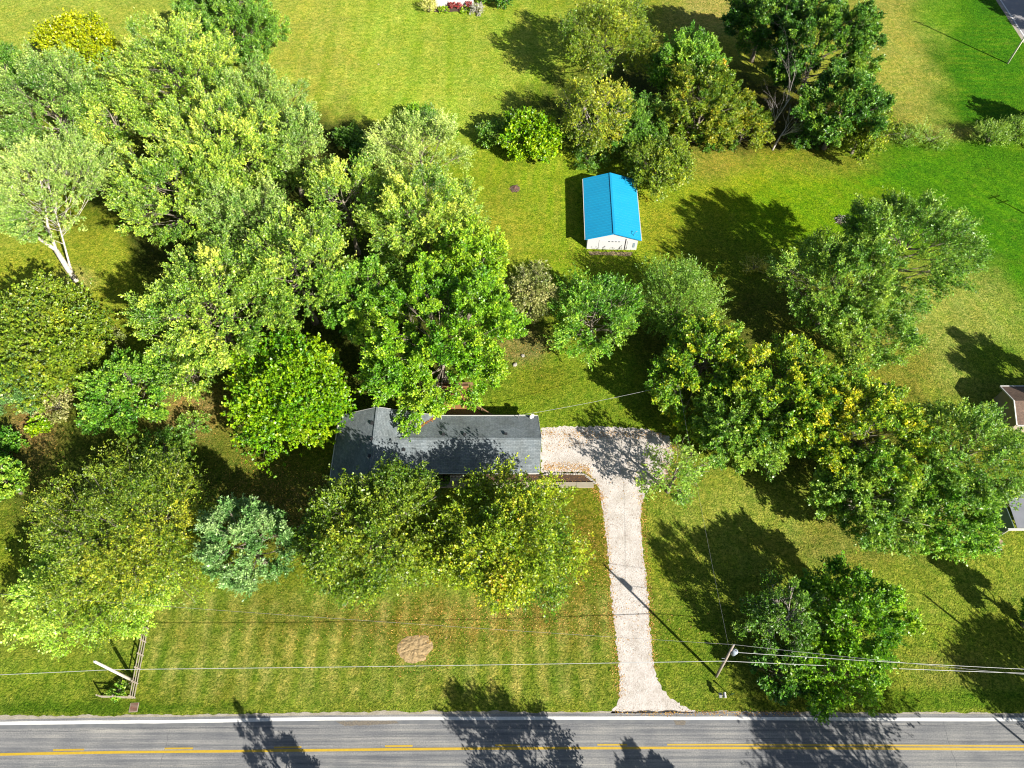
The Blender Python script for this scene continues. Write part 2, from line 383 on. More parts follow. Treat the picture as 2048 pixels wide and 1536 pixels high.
    # mowing stripes, real bands of turned and dry grass
    def stripes(mask, coord, period, col, amt, jit=.35, sharp=2.5, ns=11):
        nonlocal c
        coord = coord + .5*fbm(7, 11, ns+7) + .25*fbm(2.5, 4, ns+9)
        s = np.sin(2*math.pi*(coord/period) + jit*fbm(6, 14, ns)*3)
        s = np.clip(s*sharp*.5+.5, 0, 1)*np.clip(.6+.9*n2+.9*fbm(4,5,ns+3)+.5*n3, 0, 1)
        m = np.clip(mask*s*amt, 0, 1)[:, None]; c = c*(1-m) + np.array(A(*col)[:3])*m
    box = lambda x0, x1, y0, y1, sf=25: np.clip((px-x0)/sf, 0, 1)*np.clip((x1-px)/sf, 0, 1)*np.clip((py-y0)/sf, 0, 1)*np.clip((y1-py)/sf, 0, 1)
    stripes(box(290, 1235, 1180, 1412), x, 2.75, (182,174,100), .7, jit=.5, sharp=1.4, ns=11)
    stripes(box(290, 1235, 1150, 1412), x+.4, 1.375, (170,168,88), .4, jit=.7, sharp=1.2, ns=13)
    stripes(box(290, 1235, 1120, 1412), x+1.5, 2.75, (104,130,38), .6, ns=17)
    stripes(box(560, 1150, -50, 260, 60), x, 3.6, (132,165,24), .45, jit=.9, ns=21)
    stripes(box(560, 1150, -50, 260, 60), x+1.2, 9.0, (208,206,98), .5, jit=.9, ns=22)
    stripes(box(0, 2048, 0, 260, 60), y, 1.7, (150,165,50), .25, jit=.6, ns=23)
    stripes(box(930, 1170, 300, 520), x-.08*y, 2.6, (168,172,62), .55, ns=31)
    stripes(box(1450, 2100, 300, 560, 60), x*.75+y*.66, 2.4, (120,170,25), .35, jit=.5, ns=41)
    stripes(box(1840, 2100, 560, 760, 60), x*.85+y*.5, 2.2, (150,165,55), .3, ns=43)
    stripes(box(1305, 1420, 1000, 1410), x, 1.5, (140,148,58), .45, ns=51)
    stripes(box(1300, 2048, 1330, 1425), y, 2.0, (140,145,60), .35, ns=53)
    stripes(box(980, 1300, 680, 850), x*.9-y*.4, 2.2, (135,150,42), .35, ns=61)
    # drifts, bare flecks
    c = c*(1+.16*n2+.14*n1+.10*n3)[:, None]
    hue = fbm(2.2, 2.2, 71)[:, None]
    c = c*(1+hue*np.array([.10, .0, -.1]))
    fleck = np.clip((fbm(1.4,1.4,77)-.35)*3, 0, 1)*.18*np.clip(.5+n1, 0, 1)
    c = c*(1-fleck[:, None]) + np.array(A(178,160,95)[:3])*fleck[:, None]
    c = np.clip(c, .003, .8)
    z = np.zeros_like(x) - .0
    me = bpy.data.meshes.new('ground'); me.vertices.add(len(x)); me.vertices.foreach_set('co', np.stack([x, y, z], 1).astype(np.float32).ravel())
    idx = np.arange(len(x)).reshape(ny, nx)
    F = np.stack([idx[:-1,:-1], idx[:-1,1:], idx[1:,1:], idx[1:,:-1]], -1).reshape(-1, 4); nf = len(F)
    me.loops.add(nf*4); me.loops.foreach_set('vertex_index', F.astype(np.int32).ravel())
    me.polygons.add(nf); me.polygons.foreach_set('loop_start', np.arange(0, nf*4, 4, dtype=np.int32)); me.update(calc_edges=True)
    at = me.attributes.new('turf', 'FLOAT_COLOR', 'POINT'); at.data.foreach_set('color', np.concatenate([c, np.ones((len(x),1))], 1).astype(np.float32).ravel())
    m = bpy.data.materials.new('turf'); m.use_nodes = True; nt = m.node_tree; L = nt.links; b = nt.nodes['Principled BSDF']
    b.inputs['Roughness'].default_value = .9; b.inputs['Specular IOR Level'].default_value = .04
    a = nt.nodes.new('ShaderNodeAttribute'); a.attribute_name = 'turf'; tc = nt.nodes.new('ShaderNodeTexCoord')
    last = a.outputs['Color']
    def layer(scale, lo, hi, c0, c1, detail=6, dist=0, stretch=None):
        nonlocal last
        nz = nt.nodes.new('ShaderNodeTexNoise'); nz.inputs['Scale'].default_value = scale; nz.inputs['Detail'].default_value = detail
        nz.inputs['Distortion'].default_value = dist
        src = tc.outputs['Object']
        if stretch:
            mp = nt.nodes.new('ShaderNodeMapping'); mp.inputs['Rotation'].default_value = (0,0,stretch[2]); mp.inputs['Scale'].default_value = (stretch[0], stretch[1], 1); L.new(src, mp.inputs[0]); src = mp.outputs[0]
        L.new(src, nz.inputs['Vector'])
        r = nt.nodes.new('ShaderNodeValToRGB'); r.color_ramp.elements[0].position = lo; r.color_ramp.elements[1].position = hi
        r.color_ramp.elements[0].color = c0; r.color_ramp.elements[1].color = c1; L.new(nz.outputs[0], r.inputs[0])
        mx = nt.nodes.new('ShaderNodeMix'); mx.data_type = 'RGBA'; mx.blend_type = 'MULTIPLY'; mx.inputs[0].default_value = 1
        L.new(last, mx.inputs[6]); L.new(r.outputs[0], mx.inputs[7]); last = mx.outputs[2]; return nz
    layer(3.4, .36, .66, (.42,.58,.34,1), (1.5,1.46,1.3,1), 8, 1.2)
    layer(1.1, .32, .68, (.72,.86,.6,1), (1.32,1.16,1.3,1), 5)
    layer(3.0, .35, .65, (.84,.88,.8,1), (1.16,1.12,1.15,1), 5, 0, (.35, 2.2, .5))
    L.new(last, b.inputs['Base Color'])
    nz = nt.nodes.new('ShaderNodeTexNoise'); nz.inputs['Scale'].default_value = 4.5; nz.inputs['Detail'].default_value = 8; nz.inputs['Distortion'].default_value = .8
    L.new(tc.outputs['Object'], nz.inputs['Vector'])
    bp = nt.nodes.new('ShaderNodeBump'); bp.inputs['Strength'].default_value = 1; bp.inputs['Distance'].default_value = .22
    L.new(nz.outputs[0], bp.inputs['Height']); L.new(bp.outputs[0], b.inputs['Normal'])
    me.materials.append(m); o = bpy.data.objects.new('ground', me); COL.objects.link(o); tag(o, kind='structure')
build_ground()
# ------------------------------------------------------------------ road
def spline(pts, n=8):
    out = []
    for i in range(len(pts)-1):
        p0, p1, p2, p3 = pts[max(i-1,0)], pts[i], pts[i+1], pts[min(i+2, len(pts)-1)]
        for k in range(n):
            t = k/n; out.append(.5*((2*p1)+(p2-p0)*t+(2*p0-5*p1+4*p2-p3)*t*t+(3*p1-p0-3*p2+p3)*t**3))
    out.append(pts[-1]); return out
YL = spline([Vector((-260, 2.4, 0)), Vector((-120, 5.6, 0)), G(0,1509), G(500,1502), G(1000,1497), G(1500,1496), G(2048,1498.5), Vector((120, 7.4, 0)), Vector((260, 6.6, 0))])
def offs(line, d):
    o = []
    for i, p in enumerate(line):
        t = (line[min(i+1,len(line)-1)]-line[max(i-1,0)]).normalized(); o.append(p + Vector((-t.y, t.x, 0))*d)
    return o
def strip(line, d0, d1, z, name, m, kind='structure', z2=None):
    a, b = offs(line, d0), offs(line, d1); mb = MB()
    vs = [(p.x,p.y,z) for p in a]+[(p.x,p.y,z if z2 is None else z2) for p in b]; n = len(a)
    mb.add(vs, [(i, i+1, n+i+1, n+i) for i in range(n-1)])
    o = mb.build(name, m); tag(o, kind=kind); return o
def asphalt():
    m = bpy.data.materials.new('asphalt'); m.use_nodes = True; nt = m.node_tree; L = nt.links; b = nt.nodes['Principled BSDF']
    tc = nt.nodes.new('ShaderNodeTexCoord'); b.inputs['Roughness'].default_value = .8; b.inputs['Specular IOR Level'].default_value = .3
    mp = nt.nodes.new('ShaderNodeMapping'); mp.inputs['Scale'].default_value = (.05, 2.6, 1); L.new(tc.outputs['Object'], mp.inputs[0])
    n1 = nt.nodes.new('ShaderNodeTexNoise'); n1.inputs['Scale'].default_value = 1; n1.inputs['Detail'].default_value = 8; n1.inputs['Roughness'].default_value = .65; L.new(mp.outputs[0], n1.inputs['Vector'])
    r1 = nt.nodes.new('ShaderNodeValToRGB'); e = r1.color_ramp.elements; e[0].position = .3; e[1].position = .72
    e[0].color = A(108,112,118); e[1].color = A(190,187,180); x = e.new(.52); x.color = A(152,152,152)
    L.new(n1.outputs[0], r1.inputs[0])
    n2 = nt.nodes.new('ShaderNodeTexNoise'); n2.inputs['Scale'].default_value = 7; n2.inputs['Detail'].default_value = 8; L.new(tc.outputs['Object'], n2.inputs['Vector'])
    r2 = nt.nodes.new('ShaderNodeValToRGB'); r2.color_ramp.elements[0].position = .3; r2.color_ramp.elements[1].position = .7
    r2.color_ramp.elements[0].color = (.78,.78,.8,1); r2.color_ramp.elements[1].color = (1.22,1.2,1.17,1); L.new(n2.outputs[0], r2.inputs[0])
    mx = nt.nodes.new('ShaderNodeMix'); mx.data_type = 'RGBA'; mx.blend_type = 'MULTIPLY'; mx.inputs[0].default_value = 1
    L.new(r1.outputs[0], mx.inputs[6]); L.new(r2.outputs[0], mx.inputs[7])
    n3 = nt.nodes.new('ShaderNodeTexNoise'); n3.inputs['Scale'].default_value = .35; n3.inputs['Detail'].default_value = 3; L.new(tc.outputs['Object'], n3.inputs['Vector'])
    r3 = nt.nodes.new('ShaderNodeValToRGB'); r3.color_ramp.elements[0].position = .35; r3.color_ramp.elements[1].position = .65
    r3.color_ramp.elements[0].color = (.85,.86,.88,1); r3.color_ramp.elements[1].color = (1.12,1.11,1.08,1); L.new(n3.outputs[0], r3.inputs[0])
    m2 = nt.nodes.new('ShaderNodeMix'); m2.data_type = 'RGBA'; m2.blend_type = 'MULTIPLY'; m2.inputs[0].default_value = 1
    L.new(mx.outputs[2], m2.inputs[6]); L.new(r3.outputs[0], m2.inputs[7]); L.new(m2.outputs[2], b.inputs['Base Color'])
    bp = nt.nodes.new('ShaderNodeBump'); bp.inputs['Strength'].default_value = .4; bp.inputs['Distance'].default_value = .02
    L.new(n2.outputs[0], bp.inputs['Height']); L.new(bp.outputs[0], b.inputs['Normal'])
    return m
M_asph = asphalt()
M_tar = mat('fresh_tar', A(70,74,80), .6, [(3, .6, A(100,102,105))])
M_white = mat('white_road_paint', A(250,248,244,2.0), .6, [(2.5, .4, A(225,222,214)), (14, .3, A(205,202,195))])
M_yell = mat('yellow_road_paint', A(236,196,38), .6, [(2.5, .5, A(214,170,30)), (14, .45, A(190,160,60))])
M_shoul = mat('pale_stone_shoulder', A(214,204,188), .95, [(1.2, .7, A(165,155,125)), (9, .6, A(150,140,120))], (12, .8, .05))
strip(YL, -4.6, 3.4, .008, 'shoulder', M_shoul)
strip(YL, -3.9, 3.6, .012, 'road', M_asph)
# dark sealed joint beside the edge line and worn tracks
strip(YL, 2.6, 3.3, .0145, 'road_sealed_band', mat('sealed_asphalt', A(118,121,126), .75, [(1.0, .8, A(148,148,147)), (7, .5, A(130,130,130))]))
def line_strip(pts, w, z, name, m, label, cat, group=None, jag=0):
    rng = random.Random(len(pts)); a, b = offs(pts, w/2), offs(pts, -w/2); n = len(pts); mb = MB()
    mb.add([(p.x,p.y+rng.uniform(-jag,jag),z) for p in a]+[(p.x,p.y+rng.uniform(-jag,jag),z) for p in b], [(i, i+1, n+i+1, n+i) for i in range(n-1)])
    o = mb.build(name, m); tag(o, kind='structure'); return o
EL = offs(YL, 3.5)
EL = spline([Vector((-260, 5.8, 0)), Vector((-120, 9.2, 0)), G(0,1447), G(350,1443), G(700,1437.5), G(1374,1436.5), G(2048,1439), Vector((120, 11.0, 0)), Vector((260, 10.2, 0))])
def resample(line, step):
    out = [line[0]]; 
    for a, b in zip(line[:-1], line[1:]):
        n = max(1, int((b-a).length/step)); out += [a.lerp(b, (k+1)/n) for k in range(n)]
    return out
def ragged(line, d0, d1, z, name, m, j, x0=-75, x1=75, seed=3):
    rg = random.Random(seed); P = [p for p in resample(line, .3) if x0 < p.x < x1]; a, b = offs(P, d0), offs(P, d1); n = len(P); w = 0; vs = []
    for p in a: vs.append((p.x, p.y, z))
    for p in b: w = w*.7+rg.uniform(-j, j); vs.append((p.x, p.y+w, z))
    o = MB().add(vs, [(i, i+1, n+i+1, n+i) for i in range(n-1)]).build(name, m)
    if o.data.polygons[0].normal.z < 0: o.data.flip_normals()
    tag(o, kind='structure')
ragged(EL, -.5, .72, .010, 'shoulder', M_shoul, .09)
M_crack = mat('crack_sealant', A(88,90,94), .6)
def crack(x0, x1, d, seed, w=.035):
    rg = random.Random(seed); P = [p for p in resample(offs(YL, d), .25) if x0 < p.x < x1]; y = 0; vs = []; n = len(P)
    pts = []
    for p in P: y = y*.96+rg.uniform(-.035, .035); pts.append((p.x, p.y+y))
    vs = [(x, yy-w/2*rg.uniform(.3,1), .0172) for x, yy in pts]+[(x, yy+w/2*rg.uniform(.3,1), .0172) for x, yy in pts]
    o = MB().add(vs, [(i, i+1, n+i+1, n+i) for i in range(n-1)]).build('road_crack', M_crack)
    if o.data.polygons[0].normal.z < 0: o.data.flip_normals()
    tag(o, kind='structure')
for a_ in ((-60,-22,2.35,1),(-30,8,1.15,2),(-8,40,2.2,3),(22,62,.95,4),(-55,-10,-1.3,5),(-4,30,-1.0,6),(34,64,2.5,7),(-48,-38,.9,8)): crack(*a_)
line_strip(EL, .36, .0185, 'edge_line', M_white, '', '', jag=.02)
line_strip(offs(YL, -3.6), .25, .0185, 'edge_line', M_white, '', '', jag=.01)
line_strip(YL, .26, .0185, 'centre_line', M_yell, '', '', jag=.008)
def sub(line, x0, x1, d):
    o = offs(line, d); pts = [p for p in o if x0 < p.x < x1]
    def at(x):
        for i in range(len(o)-1):
            if o[i].x <= x <= o[i+1].x:
                t = (x-o[i].x)/(o[i+1].x-o[i].x); return o[i].lerp(o[i+1], t)
    return [at(x0)]+pts+[at(x1)]
xr = lambda px: G(px, 1494).x
for x0, x1 in ((108,170),(330,387),(548,603),(770,825),(990,1040),(1195,1255)):
    line_strip(sub(YL, xr(x0), xr(x1), .33), .17, .0185, 'centre_dash', M_yell, '', '')
for x0 in (-115, -335, -555, -775): line_strip(sub(YL, xr(x0), xr(x0+58), .33), .17, .0185, 'centre_dash', M_yell, '', '')
line_strip(sub(YL, xr(1335), 240, .33), .17, .0185, 'centre_line', M_yell, '', '')
for cx_, a_, b_ in ((G(1900,1490).x, -2.5, 3.1), (G(985,1490).x, .3, 3.2), (G(330,1490).x, -1.8, 2.2)):
    rg_ = random.Random(int(cx_*7)); c0_ = sub(YL, cx_, cx_+.1, 0)[0]; n_ = 24; x_ = 0; L1, L2 = [], []
    for k in range(n_+1):
        x_ += rg_.uniform(-.07,.07); yy_ = c0_.y + a_+(b_-a_)*k/n_; L1.append((cx_+x_-.015, yy_, .0174)); L2.append((cx_+x_+.02, yy_, .0174))
    o = MB().add(L1+L2, [(i, n_+1+i, n_+2+i, i+1) for i in range(n_)]).build('road_crack', M_crack)
    if o.data.polygons[0].normal.z < 0: o.data.flip_normals()
    tag(o, kind='structure')
# patch in the asphalt at the left
def flat(pts, z, name, m, kind='structure', jit=0, seed=1, step=None):
    rng = random.Random(seed); P = []
    n = len(pts)
    for i in range(n):
        a, b = pts[i], pts[(i+1)%n]; k = max(1, int((b-a).length/(step or 1e9)))
        for j in range(k):
            q = a.lerp(b, j/k); P.append((q.x+rng.uniform(-jit,jit), q.y+rng.uniform(-jit,jit), z))
    me = bpy.data.meshes.new(name); import bmesh
    bm = bmesh.new(); f = bm.faces.new([bm.verts.new(p) for p in P]); bmesh.ops.triangulate(bm, faces=[f])
    for f in bm.faces:
        if f.normal.z < 0: f.normal_flip()
    bm.to_mesh(me); bm.free(); me.materials.append(m); o = bpy.data.objects.new(name, me); COL.objects.link(o)
    if kind: tag(o, kind=kind)
    return o
for pts in ([(672,1443),(740,1441),(792,1442),(797,1447),(742,1450),(690,1452)], [(1348,1441),(1372,1441),(1370,1449),(1352,1451)]):
    flat([G(*p) for p in pts], .0165, 'road_patch', mat('worn_patch', A(150,138,120), .9, [(6,.7,A(96,94,92))]), jit=.05, step=.3)
# far road in the top right corner
EA, EB = G(2010, 16), G(2048, 74); dr = (EB-EA).normalized(); side = Vector((-dr.y, dr.x, 0));
if side.x < 0: side = -side
def rquad(a, b, z, name, m):
    p0, p1 = EA-dr*260, EA+dr*260
    mb = MB(); mb.add([(q.x,q.y,z) for q in (p0+side*a, p1+side*a, p1+side*b, p0+side*b)], [(0,1,2,3)]); o = mb.build(name, m)
    if o.data.polygons[0].normal.z < 0: o.data.flip_normals()
    tag(o, kind='structure')
rquad(-.9, 8.5, .008, 'far_road_shoulder', M_shoul); rquad(-.2, 7.6, .012, 'far_road', mat('old_asphalt', A(180,176,176), .85, [(.6,.6,A(160,156,158)),(8,.5,A(145,145,150))])); rquad(.05, .30, .0185, 'far_edge_line', M_white)
# ------------------------------------------------------------------ gravel drive
def gravel():
    m = bpy.data.materials.new('pale_gravel'); m.use_nodes = True; nt = m.node_tree; L = nt.links; b = nt.nodes['Principled BSDF']
    b.inputs['Roughness'].default_value = .9; tc = nt.nodes.new('ShaderNodeTexCoord')
    vo = nt.nodes.new('ShaderNodeTexVoronoi'); vo.inputs['Scale'].default_value = 9; L.new(tc.outputs['Object'], vo.inputs['Vector'])
    r = nt.nodes.new('ShaderNodeValToRGB'); e = r.color_ramp.elements
    e[0].position = .0; e[0].color = A(165,152,138); e[1].position = .45; e[1].color = A(234,225,215); x = e.new(.12); x.color = A(212,200,190); x = e.new(1); x.color = A(248,242,236)
    L.new(vo.outputs['Color'], r.inputs[0])
    n = nt.nodes.new('ShaderNodeTexNoise'); n.inputs['Scale'].default_value = .7; n.inputs['Detail'].default_value = 6; L.new(tc.outputs['Object'], n.inputs['Vector'])
    r2 = nt.nodes.new('ShaderNodeValToRGB'); r2.color_ramp.elements[0].position = .34; r2.color_ramp.elements[1].position = .6
    r2.color_ramp.elements[0].color = (.86,.84,.80,1); r2.color_ramp.elements[1].color = (1.05,1.04,1.03,1); L.new(n.outputs[0], r2.inputs[0])
    mx = nt.nodes.new('ShaderNodeMix'); mx.data_type = 'RGBA'; mx.blend_type = 'MULTIPLY'; mx.inputs[0].default_value = 1
    L.new(r.outputs[0], mx.inputs[6]); L.new(r2.outputs[0], mx.inputs[7]); L.new(mx.outputs[2], b.inputs['Base Color'])
    bp = nt.nodes.new('ShaderNodeBump'); bp.inputs['Strength'].default_value = .6; bp.inputs['Distance'].default_value = .05
    L.new(vo.outputs['Distance'], bp.inputs['Height']); L.new(bp.outputs[0], b.inputs['Normal'])
    return m
DRV = [(1222,1424),(1238,1402),(1238,1330),(1228,1240),(1217,1130),(1208,1040),(1200,985),(1190,958),(1170,944),(1083,947),(1083,857),(1120,853),(1200,853),(1290,858),(1338,872),(1347,905),(1338,945),(1300,975),(1284,1000),(1282,1060),(1290,1130),(1297,1200),(1302,1290),(1309,1340),(1322,1375),(1347,1402),(1392,1424),(1392,1430),(1222,1430)]
DP = [G(*p) for p in DRV]
flat(DP, .010, 'driveway', gravel(), jit=.16, step=.22, seed=4)
flat([G(1235,1423),G(1600,1423.5),G(1600,1425),G(1235,1425)], .0135, 'driveway_joint', M_tar, jit=.03, step=.5)
M_dirt = mat('bare_dirt', A(216,186,136), 1, [(1.5,.6,A(175,150,98)),(6,.6,A(160,130,85))], (3, 1, .2))
# ------------------------------------------------------------------ scattered leaf litter
M_litter = leafmat('fallen_leaf', [(0, L_(120,85,40)), (.5, L_(180,130,60)), (1, L_(210,170,90))], trans=.1)
def litter(name, label, pts, sizes=(.06, .16), z=.02, m=None, cat='leaf litter'):
    rng = np.random.default_rng(len(pts)); P = np.array(pts); n = len(P)
    a = rng.uniform(0, 6.28, n); D = np.stack([np.cos(a), np.sin(a), rng.uniform(-.1,.25,n)], 1)
    V, F = leaf_quads(P, nrm(D), rng.uniform(*sizes, n), rng, .7, np.array([0,0,2.]), .5)
    o = rawmesh(name, V, F, m or M_litter, None, dict(tint=rng.uniform(0,1,n), lum=rng.uniform(.7,1.2,n)))
    tag(o, label, cat, kind='stuff')
rr = random.Random(9); pts = []
def along(a, b, n, w, bias=0):
    for _ in range(n):
        t = rr.random(); q = G(*a).lerp(G(*b), t); d = (G(*b)-G(*a)).normalized()
        k = rr.gauss(bias, w); pts.append((q.x - d.y*k, q.y + d.x*k, rr.uniform(.015,.04)))
along((1240,1395),(1203,985),1200,.34); along((1282,990),(1309,1340),1000,.30); along((1083,860),(1330,862),1100,.4,-.6); along((1088,940),(1180,943),900,.4,.5)
along((1170,938),(1203,1000),500,.4); along((1090,892),(1180,880),200,.6); along((1345,880),(1330,960),600,.7)
along((1230,1426),(1600,1426),500,.18)
litter('fallen_leaves', 'brown fallen leaves scattered along the edges of the gravel drive', pts)
pts = []
for cx, cy, rx, ry, n in ((960,1240,330,45,2600),(1170,1110,45,130,900),(560,960,120,60,1200),(380,830,80,50,900),(70,900,60,80,900),(1040,700,60,40,500),(300,990,260,70,1500),(1480,320,120,30,700),(1160,520,90,20,300),(620,1010,90,60,900),(1320,960,60,50,500),(830,1297,62,52,500)):
    for _ in range(n):
        q = G(cx+rr.gauss(0,rx*.6), cy+rr.gauss(0,ry*.6)); pts.append((q.x,q.y,rr.uniform(.02,.05)))
litter('lawn_leaves', 'brown and tan fallen leaves lying thinly on the grass', pts)
#==BUILDINGS==
def shingle(name, c0, c1, c2, along='x'):
    m = bpy.data.materials.new(name); m.use_nodes = True; nt = m.node_tree; L = nt.links; b = nt.nodes['Principled BSDF']
    b.inputs['Roughness'].default_value = .85; b.inputs['Specular IOR Level'].default_value = .3; tc = nt.nodes.new('ShaderNodeTexCoord')
    mp = nt.nodes.new('ShaderNodeMapping'); mp.inputs['Rotation'].default_value = (0,0,0 if along=='x' else math.pi/2); L.new(tc.outputs['Object'], mp.inputs[0])
    br = nt.nodes.new('ShaderNodeTexBrick'); br.inputs['Scale'].default_value = 1; br.inputs['Brick Width'].default_value = .45; br.inputs['Row Height'].default_value = .19
    br.inputs['Mortar Size'].default_value = .012; br.inputs['Color1'].default_value = c0; br.inputs['Color2'].default_value = c1; br.inputs['Mortar'].default_value = c2
    br.inputs['Bias'].default_value = 0; L.new(mp.outputs[0], br.inputs['Vector'])
    n = nt.nodes.new('ShaderNodeTexNoise'); n.inputs['Scale'].default_value = 3.5; n.inputs['Detail'].default_value = 8; n.inputs['Roughness'].default_value = .7; L.new(tc.outputs['Object'], n.inputs['Vector'])
    r2 = nt.nodes.new('ShaderNodeValToRGB'); r2.color_ramp.elements[0].position = .3; r2.color_ramp.elements[1].position = .7
    r2.color_ramp.elements[0].color = (.66,.66,.66,1); r2.color_ramp.elements[1].color = (1.3,1.3,1.3,1); L.new(n.outputs[0], r2.inputs[0])
    mx = nt.nodes.new('ShaderNodeMix'); mx.data_type = 'RGBA'; mx.blend_type = 'MULTIPLY'; mx.inputs[0].default_value = 1
    L.new(br.outputs[0], mx.inputs[6]); L.new(r2.outputs[0], mx.inputs[7])
    n3 = nt.nodes.new('ShaderNodeTexNoise'); n3.inputs['Scale'].default_value = .45; n3.inputs['Detail'].default_value = 4; L.new(tc.outputs['Object'], n3.inputs['Vector'])
    r3 = nt.nodes.new('ShaderNodeValToRGB'); r3.color_ramp.elements[0].position = .35; r3.color_ramp.elements[1].position = .65
    r3.color_ramp.elements[0].color = (.84,.83,.8,1); r3.color_ramp.elements[1].color = (1.1,1.1,1.1,1); L.new(n3.outputs[0], r3.inputs[0])
    m2 = nt.nodes.new('ShaderNodeMix'); m2.data_type = 'RGBA'; m2.blend_type = 'MULTIPLY'; m2.inputs[0].default_value = 1
    L.new(mx.outputs[2], m2.inputs[6]); L.new(r3.outputs[0], m2.inputs[7]); L.new(m2.outputs[2], b.inputs['Base Color'])
    return m
M_shx = shingle('blue_grey_shingle', A(134,145,150), A(156,165,169), A(98,107,113), 'x')
M_shy = shingle('blue_grey_shingle_wing', A(134,145,150), A(156,165,169), A(98,107,113), 'y')
M_trim = mat('white_trim', A(238,236,230), .5, [(3,.3,A(215,212,205))])
M_siding = mat('pale_siding', A(214,206,192), .7, [(2,.4,A(190,182,168))])
M_dkvent = mat('black_vent', (.012,.012,.014,1), .6)
M_glass = mat('dark_glass', (.02,.03,.04,1), .08)
M_deck = mat('cedar_deck', A(184,128,72), .8, [(1.2,.5,A(160,104,58)),(6,.4,A(196,146,92))])
M_rail = mat('cedar_rail', A(176,136,100), .8, [(3,.5,A(140,100,70))])
M_mulch = mat('dark_mulch', A(92,68,50), 1, [(5,.8,A(55,38,28)),(14,.5,A(125,95,68))], (12, 1, .08))
M_conc = mat('pale_concrete', A(196,184,160), .9, [(1.5,.5,A(176,164,138)),(10,.4,A(158,148,126))])
M_stone = mat('pale_fieldstone', A(205,198,185), .9, [(4,.6,A(160,150,135))])
def slab(mb, quad, th):
    """roof slab: quad of 4 Vectors (ccw from above), thickness downwards"""
    t = Vector((0,0,-th)); mb.add(list(quad)+[q+t for q in quad], [(0,1,2,3),(7,6,5,4),(0,4,5,1),(1,5,6,2),(2,6,7,3),(3,7,4,0)])
# main house ---------------------------------------------------------------
EH = 2.75
bl, fl = G(677,831,EH), G(661,970,EH); br_, fr = G(869,831,EH), G(874,963,EH)
xw = (bl.x+fl.x)/2; xe = (br_.x+fr.x)/2; yb = bl.y; yf = (fl.y+fr.y)/2
rxx = G(760,831,EH).x; RH = 2.35
rb0 = G(846,832,EH); rbk = G(1073,832,EH).y; rfr = G(1081,946,EH).y; xend = (G(1073,832,EH).x+G(1081,946,EH).x)/2
RH2 = 1.55; ym = (rbk+rfr)/2
house = empty('house', ((xw+xend)/2, (yb+yf)/2, 0)); tag(house, 'long ranch house with blue grey shingle roof beside the gravel drive', 'house')
hx, hy = house.location.x, house.location.y
def V3(x, y, z): return Vector((x-hx, y-hy, z))
# left wing roof (ridge along y)
m = MB()
slab(m, [V3(xw,yf,EH), V3(rxx,yf,EH+RH), V3(rxx,yb,EH+RH), V3(xw,yb,EH)], .16)
slab(m, [V3(rxx,yf,EH+RH), V3(xe,yf,EH), V3(xe,yb,EH), V3(rxx,yb,EH+RH)], .16)
rw = m.build('roof', M_shy, house)
# right wing roof (ridge along x) reaching into the wing
xi = xe - RH2/RH*(xe-rxx) - .6
m = MB()
pk = .35
slab(m, [V3(xi,rfr,EH+.004), V3(xend,rfr,EH+.004), V3(xend+pk,ym,EH+RH2), V3(xi,ym,EH+RH2)], .16)
slab(m, [V3(xi,ym,EH+RH2), V3(xend+pk,ym,EH+RH2), V3(xend,rbk,EH+.004), V3(xi,rbk,EH+.004)], .16)
rm = m.build('roof', M_shx, house)
# clip the part of the right roof that would dip through the wing: valley rises, keep as is (below wing surface)
m = MB(); m.bar(V3(rxx,yf-.01,EH+RH+.02), V3(rxx,yb+.01,EH+RH+.02), .3, .05); m.build('ridge_cap', M_shy, rw)
m = MB(); m.bar(V3(xe-(RH2/RH)*(xe-rxx),ym,EH+RH2+.02), V3(xend+pk,ym,EH+RH2+.02), .3, .05); m.build('ridge_cap', M_shx, rm)
# walls
oh = .45; m = MB()
m.box(xw+oh-hx, yf+oh-hy, -.05, xe-oh-hx, yb-oh-hy, EH-.1)
m.add([V3(xw+oh,yf+oh,EH-.1),V3(xe-oh,yf+oh,EH-.1),V3(rxx,yf+oh,EH+RH-.25)], [(0,1,2)]); m.add([V3(xw+oh,yb-oh,EH-.1),V3(xe-oh,yb-oh,EH-.1),V3(rxx,yb-oh,EH+RH-.25)], [(2,1,0)])
m.build('wall', M_siding, house)
m = MB(); m.box(xe-oh+.003-hx, rfr+1.0-hy, -.05, xend-.3-hx, rbk-oh-hy, EH-.1)
m.add([V3(xend-.3,rfr+1.0,EH-.1),V3(xend-.3,rbk-oh,EH-.1),V3(xend-.3,ym,EH+RH2-.2)], [(0,1,2)])
m.build('wall', M_siding, house)
# gutters and fascia
for a, b in ((V3(xe+.4,rfr-.07,EH-.02), V3(xend,rfr-.07,EH-.02)), (V3(xe+.1,rbk+.07,EH-.02), V3(xend,rbk+.07,EH-.02)), (V3(xw-.07,yf,EH-.02), V3(xw-.07,yb,EH-.02)), (V3(xe+.07,yf,EH-.02), V3(xe+.07,rfr-.15,EH-.02))):
    m = MB(); m.bar(a, b, .12, .12); m.build('gutter', M_trim, house)
for a, b in ((V3(xend+.03,rfr,EH-.06), V3(xend+pk+.03,ym,EH+RH2-.06)), (V3(xend+.03,rbk,EH-.06), V3(xend+pk+.03,ym,EH+RH2-.06)), (V3(xw,yf-.03,EH-.08), V3(rxx,yf-.03,EH+RH-.08)), (V3(xe,yf-.03,EH-.08), V3(rxx,yf-.03,EH+RH-.08)), (V3(xw,yb+.03,EH-.08), V3(rxx,yb+.03,EH+RH-.08)), (V3(xe,yb+.03,EH-.08), V3(rxx,yb+.03,EH+RH-.08))):
    MB().bar(a, b, .05, .2).build('fascia', M_trim, house)
